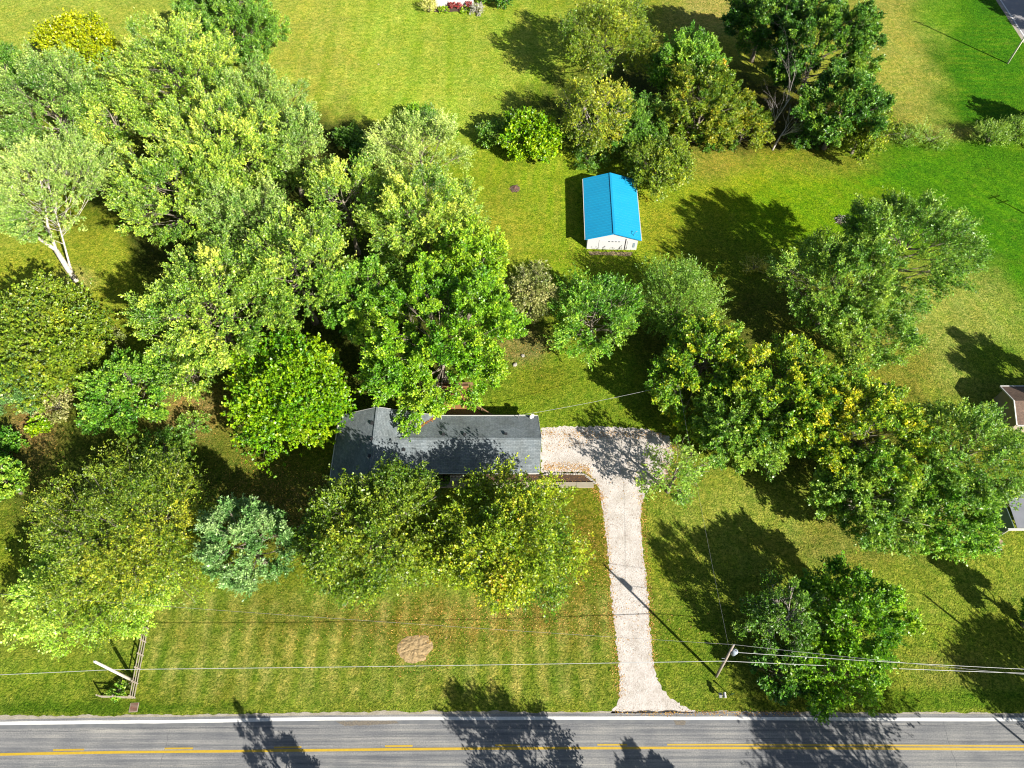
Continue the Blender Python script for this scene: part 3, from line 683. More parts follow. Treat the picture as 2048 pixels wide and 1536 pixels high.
# windows and doors in the walls
for x0, w in ((xw+2.2, 1.6), (xw+7.5, 2.0), (xe-3.6, 1.2)):
    wo = MB().box(x0-hx, yf+oh-.04-hy, .9, x0+w-hx, yf+oh-.005-hy, 2.1).build('window', M_trim, house); MB().box(x0+.08-hx, yf+oh-.06-hy, .98, x0+w-.08-hx, yf+oh-.042-hy, 2.02).build('pane', M_glass, wo)
for x0, w in ((xe+4, 1.5), (xe+8, 1.5)):
    wo = MB().box(x0-hx, rfr+.96-hy, .9, x0+w-hx, rfr+.995-hy, 2.1).build('window', M_trim, house); MB().box(x0+.08-hx, rfr+.94-hy, .98, x0+w-.08-hx, rfr+.958-hy, 2.02).build('pane', M_glass, wo)
MB().box(xe+1.3-hx, rfr+.95-hy, 0, xe+2.25-hx, rfr+.995-hy, 2.05).build('door', mat('door_paint', A(120,60,50), .5), house)
gd = MB(); 
for k in range(4): gd.box(xend-.296-hx, ym-2.4-hy, .03+k*.53, xend-.25-hx, ym+2.4-hy, .53+k*.53)
gd.build('garage_door', M_trim, house)
# roof vents
def rz_w(x):  # wing roof height at x
    return EH + RH*(1-abs(x-rxx)/((rxx-xw) if x < rxx else (xe-rxx)))
def rz_m(y): return EH + RH2*(1-abs(y-ym)/((ym-rfr)))
for px, py in ((745,848),(744,880),(740,914)):
    q = G(px, py, EH+RH*.85); z = rz_w(q.x); MB().box(q.x-.2-hx, q.y-.2-hy, z-.02, q.x+.2-hx, q.y+.2-hy, z+.22).build('roof_vent', M_dkvent, house)
for px, py in ((887,870),(930,870),(1012,869),(808,900)):
    q = G(px, py, EH+RH2*.85)
    z = rz_m(q.y) if px > 870 else rz_w(q.x); m = MB(); m.tube([V3(q.x,q.y,z-.05), V3(q.x,q.y,z+.18)], .14, 10); m.box(q.x-.2-hx, q.y-.2-hy, z+.18, q.x+.2-hx, q.y+.2-hy, z+.27); m.build('roof_vent', M_dkvent, house)
q = G(883,838,EH+.3); MB().tube([V3(q.x,q.y,EH), V3(q.x,q.y,EH+1.1)], .05, 8).build('vent_pipe', M_trim, house)
# service mast and satellite dish
q = G(1037,836,EH+.3); sm = MB(); sm.tube([V3(q.x,q.y,EH-.2), V3(q.x,q.y,EH+1.1)], .045, 8); sm.tube([V3(q.x,q.y,EH+1.1), V3(q.x+.15,q.y+.05,EH+1.22), V3(q.x+.28,q.y+.02,EH+1.1)], .06, 8); sm.build('service_mast', mat('galvanised', A(170,172,175), .5, metal=.4), house)
MAST = Vector((q.x, q.y, EH+1.05))
q = G(1064,835,EH+.2)
dm = MB(); dm.tube([V3(q.x,q.y,EH-.05), V3(q.x,q.y,EH+.45)], .03, 8); dpost = dm.build('dish_mount', M_trim, house)
dish = MB(); nrmv = Vector((.55,-.75,.38)).normalized(); ux = nrmv.cross(Vector((0,0,1))).normalized(); uy = ux.cross(nrmv); c0 = V3(q.x,q.y,EH+.55)
vs = [c0 - nrmv*.1]; R1 = .36
for ring, (r_, dz) in enumerate(((.2,-.075),(.36,0))):
    for k in range(20):
        a = k*math.tau/20; vs.append(c0 + ux*math.cos(a)*r_*1.1 + uy*math.sin(a)*r_ + nrmv*dz)
fs = [(0,1+k,1+(k+1)%20) for k in range(20)]+[(1+k,21+k,21+(k+1)%20,1+(k+1)%20) for k in range(20)]
dish.add(vs, fs); dish.tube([c0-nrmv*.1-uy*.3, c0+nrmv*.35-uy*.1], .015, 5); dish.tube([c0+nrmv*.33-uy*.1, c0+nrmv*.4-uy*.1], .04, 6)
dish.build('satellite_dish', M_trim, dpost, True)
# orange leaves lying in the roof valley
pts = []
for _ in range(170):
    t = rr.random()**1.3; x = xe-.1-t*2.2; y = rbk-.15-t*2.0 + rr.gauss(0,.12)
    pts.append((x+rr.gauss(0,.1), y, max(rz_m(y), rz_w(x))+.05))
litter('valley_leaves', 'orange needles and leaves caught in the roof valley', pts, (.08,.2), m=leafmat('orange_leaf', [(0, L_(165,95,50)),(1, L_(200,140,85))]), cat='leaf litter')
# back deck -----------------------------------------------------------------
DH = .9
dc = G(900, 815, DH); deck = empty('deck', (dc.x, dc.y, 0)); tag(deck, 'cedar plank deck behind the house half under the big tree', 'deck')
dl = lambda px, py: Vector((G(px,py,DH).x-dc.x, G(px,py,DH).y-dc.y, 0))
yw = rbk-.45-dc.y; yo = dl(900,772).y; xl0, xl1, xr0, xr1 = dl(846,826).x, dl(874,800).x, dl(990,826).x, dl(946,803).x
def xl(y): return xl0 + (xl1-xl0)*min(1, max(0, (y-yw)/3.2))
def xr_(y): return xr0 + (xr1-xr0)*min(1, max(0, (y-yw)/3.2))
m = MB(); y = yw
while y < yo: m.add([(xl(y),y,DH-.04),(xr_(y),y,DH-.04),(xr_(y+.135),y+.135,DH-.04),(xl(y+.135),y+.135,DH-.04),(xl(y),y,DH),(xr_(y),y,DH),(xr_(y+.135),y+.135,DH),(xl(y+.135),y+.135,DH)], [(0,3,2,1),(4,5,6,7),(0,1,5,4),(1,2,6,5),(2,3,7,6),(3,0,4,7)]); y += .145
m.build('floor_boards', M_deck, deck)
for yy in (yw+.3, (yw+yo)/2, yo-.15):
    MB().box(xl(yy)+.1, yy-.05, DH-.25, xr_(yy)-.1, yy+.05, DH-.045).build('beam', M_rail, deck)
    for t in (.02, .35, .65, .98): x = xl(yy)+.2+(xr_(yy)-xl(yy)-.4)*t; MB().box(x-.05, yy-.049, -.05, x+.05, yy+.049, DH-.252).build('post', M_rail, deck)
def railing(a, b, parent, name='railing'):
    m = MB(); a, b = Vector(a), Vector(b); n = int((b-a).length/.16)
    m.bar(a+Vector((0,0,1.0)), b+Vector((0,0,1.0)), .16, .05); m.bar(a+Vector((0,0,.12)), b+Vector((0,0,.12)), .05, .08)
    for i in range(n+1):
        p = a.lerp(b, i/n); w = .10 if i % 10 == 0 or i == n else .045; m.bar(p, p+Vector((0,0,.97)), w, w)
    m.build(name, M_rail, parent)
railing((xl0+.05,yw+.4,DH),(xl1+.05,yw+3.2,DH),deck); railing((xl1+.1,yo-.1,DH),(xr1-.1,yo-.1,DH),deck); railing((xr1-.05,yw+3.2,DH),(xr0-.05,yw+.9,DH),deck)
st = MB()
for i in range(4): st.box(xr0+.01+i*.3, yw+.1, -.05, xr0+.3+i*.3, yw+1.3, DH-.18-i*.19)
st.build('steps', M_deck, deck)
# front bed, retaining wall, porch ------------------------------------------
b0, b1 = G(876,951), G(1186,951); yA = G(1100,948).y; yB = G(1100,966).y; yC = G(1100,976).y
bed = empty('planting_bed', ((b0.x+b1.x)/2, yB, 0)); tag(bed, 'dark mulch bed edged with concrete along the house front', 'planting bed'); ox, oy = bed.location.x, bed.location.y
me_ = flat([Vector((p.x-ox,p.y-oy,0)) for p in (G(876,949),G(1172,950),G(1182,958),G(1187,966),G(876,966))], .16, 'mulch', M_mulch, kind=None, jit=.03, step=.4); me_.parent = bed
m = MB(); xx = b0.x
while xx < b1.x-.2:
    m.box(xx-ox, yC-oy, -.05, min(xx+2.35,b1.x)-ox, yB-oy-.004, .34); xx += 2.38
m.build('retaining_wall', M_conc, bed)
rs = random.Random(3)
def stone(mb, x, y, z, r, seed):
    rg = np.random.default_rng(seed); u = []
    for i in range(5):
        for k in range(8):
            th = math.pi*(i+.5)/5; ph = math.tau*k/8; q = r*(1+rg.normal(0,.12))
            u.append((x+q*math.sin(th)*math.cos(ph), y+q*math.sin(th)*math.sin(ph)*.9, z+q*math.cos(th)*.7))
    fs = [(i*8+k, (i+1)*8+k, (i+1)*8+(k+1)%8, i*8+(k+1)%8) for i in range(4) for k in range(8)]+[tuple(range(8)), tuple(32+k for k in range(8))[::-1]]
    mb.add(u, fs)
m = MB(); i = 0
for a, b, n in (((1100,948),(1168,949),15),((1168,949),(1192,968),9),((1083,951),(1100,948),4)):
    for k in range(n):
        q = G(*a).lerp(G(*b), (k+.5)/n); stone(m, q.x-ox, q.y-oy, .12, rs.uniform(.14,.24), i); i += 1
m.build('edging_stones', M_stone, bed)
pt = [(rr.uniform(b0.x+2,b1.x-.3), rr.uniform(yB+.1,yA-.1), .19) for _ in range(420)]
litter('bed_leaves', 'tan fallen leaves on the dark mulch bed', pt, (.05,.13), m=M_litter)
aw = G(912,951,1.8); pc = empty('porch_bench', (aw.x, aw.y, 0)); tag(pc, 'white slatted porch bench in front of the house entry', 'bench')
m = MB()
for k in range(5): m.box(-.9, -.25+k*.11, .42, .9, -.16+k*.11, .46)
m.build('seat', M_trim, pc)
m = MB()
for k in range(9): m.box(-.9+k*.2, .30, .5, -.78+k*.2, .34, 1.0)
m.box(-.92,.29,1.0,.92,.35,1.08); m.build('backrest', M_trim, pc)
for sx in (-.85,.8):
    for sy in (-.24,.28): MB().box(sx,sy,0,sx+.06,sy+.06,.42).build('leg', M_trim, pc)
M_galv0 = mat('grey_enamel', A(160,178,190), .5)
# garage --------------------------------------------------------------------
M_blue = mat('blue_metal_roof', A(34,188,240), .4, [(.35,.4,A(22,170,228)),(5,.15,A(60,198,240)),(1.3,.2,A(48,180,224))], spec=.5)
M_bluerib = mat('blue_roof_rib', A(24,172,232), .4)
M_gwall = mat('white_metal_wall', A(240,240,240), .5, [(2,.2,A(225,225,225))])
GE = 2.7; g = [G(1166,358.4,GE), G(1271.5,359,GE), G(1282.5,479.5,GE), G(1171,479.5,GE)]
gc = sum(g, Vector())/4; ax_ = ((g[0]-g[3])+(g[1]-g[2])).normalized(); gl = (((g[0]-g[3]).length)+((g[1]-g[2]).length))/2; gw = ((g[0]-g[1]).length+(g[2]-g[3]).length)/2
gar = empty('garage', (gc.x, gc.y, 0), math.atan2(-ax_.x, ax_.y)); tag(gar, 'white metal garage with a bright blue gable roof', 'garage')
hw, hl, gr = gw/2, gl/2, 1.45
for sgn in (-1, 1):
    m = MB()
    A0 = [Vector((sgn*hw,-hl,GE)), Vector((0,-hl,GE+gr)), Vector((0,hl,GE+gr)), Vector((sgn*hw,hl,GE))]
    if sgn > 0: A0 = A0[::-1]
    slab(m, A0[::-1] if False else A0, .07); rp = m.build('roof_panel', M_blue, gar)
    if rp.data.polygons[0].normal.z < 0: rp.data.flip_normals()
    m = MB(); y = -hl+.1
    while y < hl: m.bar((sgn*(hw-.02),y,GE+.012), (sgn*.1,y,GE+gr-.02), .05, .035); y += .6
    m.build('roof_ribs', M_blue, rp)
    MB().bar((sgn*(hw+.06),-hl,GE-.08),(sgn*(hw+.06),hl,GE-.08),.12,.12).build('gutter', M_trim, gar)
MB().bar((0,-hl-.02,GE+gr+.03),(0,hl+.02,GE+gr+.03),.34,.05).build('ridge_cap', M_blue, gar)
wx, wy = hw-.45, hl-.35; m = MB(); m.box(-wx,-wy,-.05,wx,wy,GE-.1)
for sy in (-1,1): m.add([(-wx,sy*wy,GE-.1),(wx,sy*wy,GE-.1),(wx,sy*wy,GE+.08),(0,sy*wy,GE+gr-.1),(-wx,sy*wy,GE+.08)], [(0,1,2,3,4) if sy<0 else (4,3,2,1,0)])
m.build('wall', M_gwall, gar)
gd = MB()
for k in range(4): gd.box(-2.6+.35,-wy-.05,.03+k*.55,2.0,-wy-.004,.56+k*.55)
gdo = gd.build('garage_door', M_gwall, gar)
for k in range(4): MB().box(-.75+k*.55,-wy-.065,1.85,-.42+k*.55,-wy-.052,2.0).build('pane', M_glass, gdo)
MB().box(2.12,-wy-.06,0,2.24,-wy-.004,2.6).build('downspout', mat('brown_metal', A(70,60,70), .5), gar)
MB().box(2.5,-wy-.05,.02,3.35,-wy-.004,2.05).build('door', M_gwall, gar)
for sgn in (-1,1):
    for sy in (-1,1): MB().bar((sgn*hw,sy*(hl+.03),GE-.05),(0,sy*(hl+.03),GE+gr-.05),.05,.16).build('rake_trim', M_bluerib, gar)
flat([G(1178,503),G(1266,504),G(1262,512),G(1182,510)], .012, 'gravel_apron', mat('apron_dirt', A(182,160,120), .95, [(3,.7,A(150,135,85))], (9,1,.05)), jit=.15, step=.5)
q = G(1262,497); hp = empty('lamp_pole', (q.x, q.y, 0)); tag(hp, 'thin grey metal pole beside the right front corner of the blue roofed garage', 'pole')
MB().tube([(0,0,-.1),(0,0,3.7)], .045, 8).build('pole', mat('dark_pole', A(80,92,104), .5), hp)
MB().tube([(0,0,3.6),(.35,.25,3.8)], .03, 6).build('arm', mat('pole_arm', A(80,92,104), .5), hp); MB().tube([(.35,.25,3.72),(.5,.35,3.8)], [.1,.06], 8).build('lamp_head', M_galv0, hp)
MB().box(-.2,-.2,-.02,.2,.2,.06).build('base', mat('pole_base', A(120,90,80), .6), hp)
MB().box(3.45,-wy-.05,.6,3.8,-wy-.004,1.7).build('meter_box', M_galv0, gar)
# right-hand neighbour house -------------------------------------------------
def simple_house(name, label, x0, y0, x1, y1, eh, rh, mroof, mwall, axis='x', oh=.4, gut=True, win=True):
    cx, cy = (x0+x1)/2, (y0+y1)/2; r = empty(name, (cx, cy, 0)); tag(r, label, 'house'); a, b = (x1-x0)/2, (y1-y0)/2
    m = MB()
    if axis == 'x':
        slab(m, [Vector((-a,-b,eh)),Vector((a,-b,eh)),Vector((a,0,eh+rh)),Vector((-a,0,eh+rh))], .15); slab(m, [Vector((-a,0,eh+rh)),Vector((a,0,eh+rh)),Vector((a,b,eh)),Vector((-a,b,eh))], .15)
    else:
        slab(m, [Vector((-a,-b,eh)),Vector((0,-b,eh+rh)),Vector((0,b,eh+rh)),Vector((-a,b,eh))], .15); slab(m, [Vector((0,-b,eh+rh)),Vector((a,-b,eh)),Vector((a,b,eh)),Vector((0,b,eh+rh))], .15)
    ro = m.build('roof', mroof, r)
    m = MB(); m.box(-a+oh,-b+oh,-.05,a-oh,b-oh,eh-.1)
    for s in (-1,1):
        if axis == 'x': m.add([(s*(a-oh),-b+oh,eh-.1),(s*(a-oh),b-oh,eh-.1),(s*(a-oh),0,eh+rh-.25)], [(0,1,2)])
        else: m.add([(-a+oh,s*(b-oh),eh-.1),(a-oh,s*(b-oh),eh-.1),(0,s*(b-oh),eh+rh-.25)], [(0,1,2)])
    m.build('wall', mwall, r)
    if axis == 'x':
        for s in (-1,1): MB().bar((-a,s*(b+.08),eh-.03),(a,s*(b+.08),eh-.03),.16,.14).build('gutter', M_trim, r)
        for s in (-1,1):
            for t in (-1,1): MB().bar((s*(a+.05),t*b,eh-.02),(s*(a+.05),0,eh+rh),.16,.2).build('fascia', M_trim, r)
    else:
        for s in (-1,1): MB().bar((s*(a+.08),-b,eh-.03),(s*(a+.08),b,eh-.03),.14,.14).build('gutter', M_trim, r)
    for k in range(3 if win else 0):
        wo = MB().box(-a*.6+k*a*.5,-b+oh-.04,.9,-a*.6+k*a*.5+1.2,-b+oh-.004,2.1).build('window', M_trim, r); MB().box(-a*.6+k*a*.5+.08,-b+oh-.06,.98,-a*.6+k*a*.5+1.12,-b+oh-.043,2.02).build('pane', M_glass, wo)
    return r
nb0 = G(2001,773,2.9); nb1 = G(2026,850,2.9)
M_brsh = shingle('brown_shingle', A(120,98,84), A(138,112,95), A(80,66,58), 'x')
simple_house('neighbour_house', 'brown roofed house with white fascia at the right edge of the photo', nb0.x, nb1.y, nb0.x+16, nb0.y, 2.9, 1.3, M_brsh, mat('tan_wall', A(205,190,165), .8, [(2,.4,A(180,165,140))]))
# white framed lean-to below it
s0 = G(2016,1060,2.2); sh = empty('carport', (s0.x, s0.y, 0)); tag(sh, 'grey roofed carport with white front beam at the lower right edge', 'carport')
m = MB(); slab(m, [Vector((1.2,.25,2.35)),Vector((9,.25,2.35)),Vector((9,5.2,2.7)),Vector((1.2,5.2,2.7))], .08); m.build('roof', mat('grey_metal_sheet', A(150,152,160), .5, [(.8,.4,A(120,124,130))]), sh)
MB().box(0,-.05,2.05,9.2,.2,2.3).build('beam', M_trim, sh); 
m = MB(); m.add([(.05,.22,0),(.05,5.2,0),(.9,5.2,2.3),(.9,.22,2.3),(.0,.22,0),(.0,5.2,0),(.85,5.2,2.3),(.85,.22,2.3)], [(0,1,2,3),(7,6,5,4),(0,4,5,1),(3,2,6,7),(0,3,7,4),(1,5,6,2)]); m.build('side_panel', mat('pale_teal_sheet', A(150,175,170), .5), sh)
for x in (.1, 4.4, 8.9): MB().box(x,-.03,-.05,x+.12,.09,2.05).build('post', M_trim, sh)
# white house at the top edge
w0, w1 = G(872,13), G(947,13); 
wh = simple_house('white_house', 'white walled house at the top edge with red shrubs in front', w0.x-.4, w0.y-.4, w1.x+.4, w0.y+14, 3.0, 2.0, M_shy, mat('bright_white_wall', A(245,243,240), .6), axis='y', win=False)
flat([G(868,24),G(952,23),G(948,12),G(870,13)], .012, 'house_bed', M_mulch, jit=.1, step=.6)
#==TREES==
EX = {}
def T_(name, label, sty, mk, cx, cy, rx, T, B, seed, **kw):
    hc = (T+B)/2; p = G(cx, cy, hc); R = rx*zdepth(cy, hc)/FPX
    bp = kw.pop('bp', None); ex = kw.pop('ex', ())
    lm = kw.pop('lm', ())
    if bp: b = G(*bp); kw['lean'] = (p.x-b.x, p.y-b.y); p = b
    kw['extra'] = [(G(e[0],e[1],e[2]).x-p.x, G(e[0],e[1],e[2]).y-p.y, e[2], e[3]*zdepth(e[1],e[2])/FPX) for e in ex]
    kw['limbs'] = [([(G(*q).x-p.x, G(*q).y-p.y, q[2]-(.2 if q[2]==0 else 0)) for q in pth], ra, rb_) for pth, ra, rb_ in lm]
    return tree(name, 'tree', label, sty, mk, p, R, T, B, seed, **kw)
def S_(name, label, sty, mk, cx, cy, R, T, B, seed, **kw):
    """tree standing where its crown's shadow falls at ground pixel (cx,cy)"""
    hc = (T+B)/2; p = G(cx, cy) + Vector((1.05, -1.10, 0))*hc
    return tree(name, 'tree', label, sty, mk, p, R, T, B, seed, **kw)
# --- big silver maples of the left grove
T_('silver_maple','yellowish green maple, northernmost of the left grove, below the dark round tree','maple','silver',345,145,125,18,6,1,tint0=0.6)
T_('silver_maple','pale grey green maple on the right upper shoulder of the left grove','maple','sage',520,215,88,17,5,2,tint0=.55)
T_('silver_maple','broad yellow flecked maple in the middle of the left grove','maple','silver',440,300,140,19,6,3,tint0=0.52)
T_('silver_maple','grey green maple on the right flank of the left grove','maple','sage',575,300,80,16,4,4,tint0=.5)
T_('silver_maple','dense green maple with dark shade to its left, beside the white trunked poplar','maple','silver',365,385,125,17,5,5,tint0=.45)
T_('silver_maple','soft sage green maple at the left photo edge behind the poplar','maple','sage',95,205,110,16,5,6,tint0=.42)
T_('silver_maple','loose sandy green maple between the poplar and the grove interior','sparse','silver',225,235,65,14,4,7,tint0=0.55)
T_('poplar','white trunked poplar leaning left over the sunny lawn','maple','sage',95,365,135,17,7,8,tint0=.62,bark=bark_pale,twig=1.1,dens=0.95,bp=(146,556),lm=[([(152,562,0),(132,532,2.2),(112,500,4.6)],.48,.36),([(112,500,4.6),(75,475,6.6),(40,458,8.2),(5,415,10.5),(-10,370,13)],.30,.08),([(112,500,4.6),(95,450,7),(90,405,9.5),(78,350,12.5)],.26,.06),([(40,458,8.2),(20,400,11),(30,330,14)],.14,.04)],r0=0.2,leafk=.9)
T_('silver_maple','very wide pale maple, southwestern one of the grove, spreading over the dark lawn shadow','maple','silver',420,610,140,18,5,9,tint0=0.52)
T_('silver_maple','pale maple in the grove centre left of the bright green oak','maple','silver',590,540,125,19,6,10,tint0=0.48)
T_('silver_maple','tall silver maple right of the grove centre facing the garage lawn','maple','silver',850,450,125,19,6,11,tint0=0.55)
T_('silver_maple','slim pale maple between the shaded gap and the tall maples','maple','silver',690,410,85,17,5,12,tint0=0.5)
T_('silver_maple','small sage maple filling the grove between its widest maples','maple','sage',500,450,85,16,5,13,tint0=.45)
T_('silver_tree','silvery white leaved tree right of the shaded gap at the field edge','maple','sage',838,300,92,13,3,14,tint0=0.75,leafk=.9)
T_('oak_tree','bright green oak hanging over the back deck and the roof of the ranch house','oak','bright',875,665,155,19,6,15,tint0=0.45,ex=[(820,845,5,24),(826,815,6,26),(760,770,7,34),(880,790,6,30),(930,785,6,30),(840,790,7,34)],dens=1.2)
T_('oak_tree','bright lime topped oak between the tall maple and the brown leaved tree','oak','bright',930,540,88,18,6,16,tint0=0.62)
T_('oak_tree','shaded mid green oak in the grove directly above the round yellow green maple','oak','maple',730,600,80,17,5,17,tint0=.55)
T_('norway_maple','round yellow green maple left of the ranch house','round','yellowgreen',578,785,122,12,2.5,18,tint0=0.3)
T_('maple_tree','low green maple left of the round yellow green one','oak','maple',250,785,82,9,2,19,tint0=0.5)
T_('young_maple','pale green young tree between the low green maple and the wide pale maple','maple','silver',375,730,70,10,2,20,tint0=.45)
T_('round_maple','dark olive round crowned tree at the left edge below the poplar','round','olive',68,672,122,12,2,21,tint0=0.32,leafk=.95)
T_('round_maple','olive tree leaning against the dark round crown at the left edge','round','olive',150,720,60,8,1.5,22,tint0=.4)
T_('juniper','blue green feathery evergreen at the left edge','pine','blue',25,760,68,9,1,23,tint0=.5,cone=.3)
T_('yellow_tree','bright yellow tree at the upper left','round','yellow',155,88,68,10,1.5,24,tint0=0.4)
T_('broad_tree','dark green tree with yellow flecks at the top left of the open field','oak','mid',452,52,108,13,2,25,tint0=0.4,dens=1.2)
T_('broad_tree','dark green tree cut by the left edge beside the yellow tree','oak','mid',12,140,42,10,2,26,tint0=.3)
# --- front left
T_('locust_tree','wide olive and gold tree in the lower left beside the blue pine','sparse','olive',255,1065,175,14,3,27,tint0=0.38,twig=1.4,dens=1.6,leafk=0.75)
T_('lime_tree','light lime green tree at the bottom left above the wooden fence','sparse','lime',148,1182,106,9,2,28,tint0=.55,dens=1.5)
T_('lime_tree','lime green low tree between the fence end and the olive tree','sparse','lime',270,1205,70,7,1.5,29,tint0=.5,dens=1.3)
T_('blue_pine','blue green pine between the two olive trees of the front lawn','pine','blue',492,1085,100,15,.5,30,tint0=.62,cone=.5,leafk=1.15)
T_('broad_tree','olive green tree in front of the left wing of the ranch house','sparse','olive',745,1065,140,13,3,31,tint0=0.25,dens=1.9,leafk=1.0,bark=bark_pale)
T_('autumn_maple','yellow green maple with a reddish top in front of the house centre','sparse','redtip',1008,1088,142,14,3.2,32,tint0=0.27,toptint=0.08,dens=1.9,leafk=1.0)
T_('young_maple','bright green tree cut by the left edge above the front lawn','round','maple',5,960,40,7,1.5,33,tint0=.7)
# --- middle
T_('brown_tree','thin brownish leaved tree left of the round green maple behind the house','sparse','brown',1062,588,58,10,3,34,tint0=0.5,twig=1.4,dens=1.0)
T_('round_maple','round green maple below the blue roofed garage','maple','maple',1187,632,88,11,2.5,35,tint0=0.45)
T_('willow_tree','fine leaved feathery green tree right of the round green maple','feather','willow',1360,602,84,8.8,2.5,36,tint0=0.5)
T_('silver_maple','tall dark green maple with frilled tips in the right lawn, casting the long shadow','maple','mid',1812,495,126,20,7,37,tint0=0.42,dens=1.15)
T_('silver_maple','open pale green maple left below the tallest right hand maple','maple','mid',1680,575,125,15,4,38,tint0=0.6,dens=0.9)
T_('silver_maple','thin lower green maple whose limbs show over the tan grass right of centre','oak','mid',1730,665,90,11,3,39,tint0=0.55,dens=0.8,leafk=0.9)
T_('gold_maple','small gold tipped tree just below the feathery tree','oak','midgold',1412,715,80,12,3,40,tint0=0.5,ex=[(1345,790,6,34),(1325,750,6,30),(1370,820,5,34)])
T_('gold_maple','gold crowned tree in the middle of the right hand row','oak','midgold',1570,785,115,14,4,41,tint0=0.45,toptint=0.12)
T_('broad_tree','dark green tree at the left end of the right hand row above the drive','oak','mid',1478,850,98,10,2.5,42,tint0=0.6)
T_('silver_maple','pale tipped green tree beneath the gold crowned one in the right hand row','oak','midgold',1730,870,118,14,4,43,tint0=0.58,dens=0.9)
T_('silver_maple','large green maple at the right end of the row overlapping the brown roof','maple','mid',1922,905,115,14,4,44,tint0=0.5)
T_('silver_maple','green maple leaning over the bottom side of the right hand row, with bare limbs showing','oak','mid',1735,985,110,10,3,45,tint0=0.6,dens=1.15,twig=1.6,bark=bark_pale)
T_('silver_maple','bright green low maple left of the carport','oak','maple',1880,1020,95,9,2,46,tint0=0.45)
T_('birch_tree','small thin grey green tree at the corner of the gravel drive','sparse','willow',1352,945,62,10,2,47,tint0=0.6,dens=0.45,twig=2.0)
T_('larch_tree','feathery dark green conifer behind the power pole with transformer','pine','needle',1572,1240,88,11,.8,48,tint0=.5,cone=.35,dens=0.6,bark=bark_pale,twig=1.5)
T_('maple_tree','bright green maple beside the conifer near the road','oak','bright',1705,1240,98,11,2,49,tint0=0.35)
T_('maple_tree','low bright green tree between the maple and the road edge','oak','bright',1670,1345,80,6,1,50,tint0=.42,dens=.8)
T_('maple_sapling','small dark green sapling right of the power pole base','oak','dark',1555,1345,48,5,.8,51,tint0=0.5,dens=.9)
# --- top
T_('elm_tree','tall olive tree with a see through crown at the top centre','sparse','olive',1212,70,95,15,3.5,52,tint0=0.45,dens=1.2,twig=1.3)
T_('elm_tree','sparse yellow leaved tree directly below the tall olive tree at the top centre','sparse','olive',1195,235,75,13,2,53,tint0=0.6,dens=.8,twig=1.6,bark=bark_pale)
T_('hedge_maple','bright yellow green bush like tree left of the sparse yellow tree','round','yellowgreen',1062,268,56,7,.8,54,tint0=0.36,leafk=1.1)
T_('ash_tree','soft green rounded tree between the olive tree and the gold tree','oak','maple',1375,130,68,13,3,55,tint0=0.45)
T_('gold_tree','green and gold autumn tree beside the bare dead tree','oak','gold',1405,215,88,13,2,56,tint0=0.28)
T_('gold_tree','lower gold tinted tree at the foot of the bare dead tree','oak','gold',1490,250,50,7,1,57,tint0=0.3)
T_('oak_tree','huge dark green oak at the top right of the tree line','oak','dark',1640,85,120,18,4,58,tint0=0.6,dens=1.3)
T_('oak_tree','dark green oak crown at the top edge just above the bare dead tree','oak','dark',1530,35,75,15,4,59,tint0=.5,dens=1.2)
T_('oak_tree','dark green oak below the huge one, above the yellowing round tree','oak','dark',1685,215,78,15,3,60,tint0=.55,dens=1.3)
T_('linden_tree','round yellowing tree at the lower right end of the tree line','round','olive',1725,262,60,9,1,61,tint0=0.45)
T_('scrub_tree','olive brown scrubby tree behind the right corner of the blue roofed garage','sparse','olive',1322,335,68,8,.8,62,tint0=0.3,dens=1.5,leafk=1.1)
T_('scrub_tree','shaded olive tree between the sparse yellow tree and the garage','oak','mid',1265,250,70,9,1,63,tint0=0.35)
# trees outside the frame whose shadows reach it
S_('south_tree','broad tree south of the road shading the centre of the road','maple','mid',1030,1505,4.4,13,3,71,cone=.3)
S_('south_spruce','narrow spruce south of the road shading the road in the lower left','pine','needle',560,1532,3.2,11,1,72,cone=.7)
S_('south_tree','open wide tree south of the road shading the right of the road','sparse','mid',1665,1480,8.0,19,7,73,dens=0.9)
S_('south_tree','tree south of the road with only its shadow tip on the asphalt','oak','mid',1350,1605,2.4,10,2,74)
S_('east_tree','tree beyond the right edge shading the roadside grass','sparse','mid',2065,1370,5.5,13,3,75,dens=1.6)
S_('east_tree','tree beyond the right edge shading the tan lawn','oak','mid',2005,745,4,12,3,76)
S_('east_tree','tree beyond the upper right edge shading the ditch','oak','mid',2030,245,4.5,9,2,77)
S_('north_tree','tree beyond the top edge shading the far road','oak','mid',2050,15,7,14,3,78)
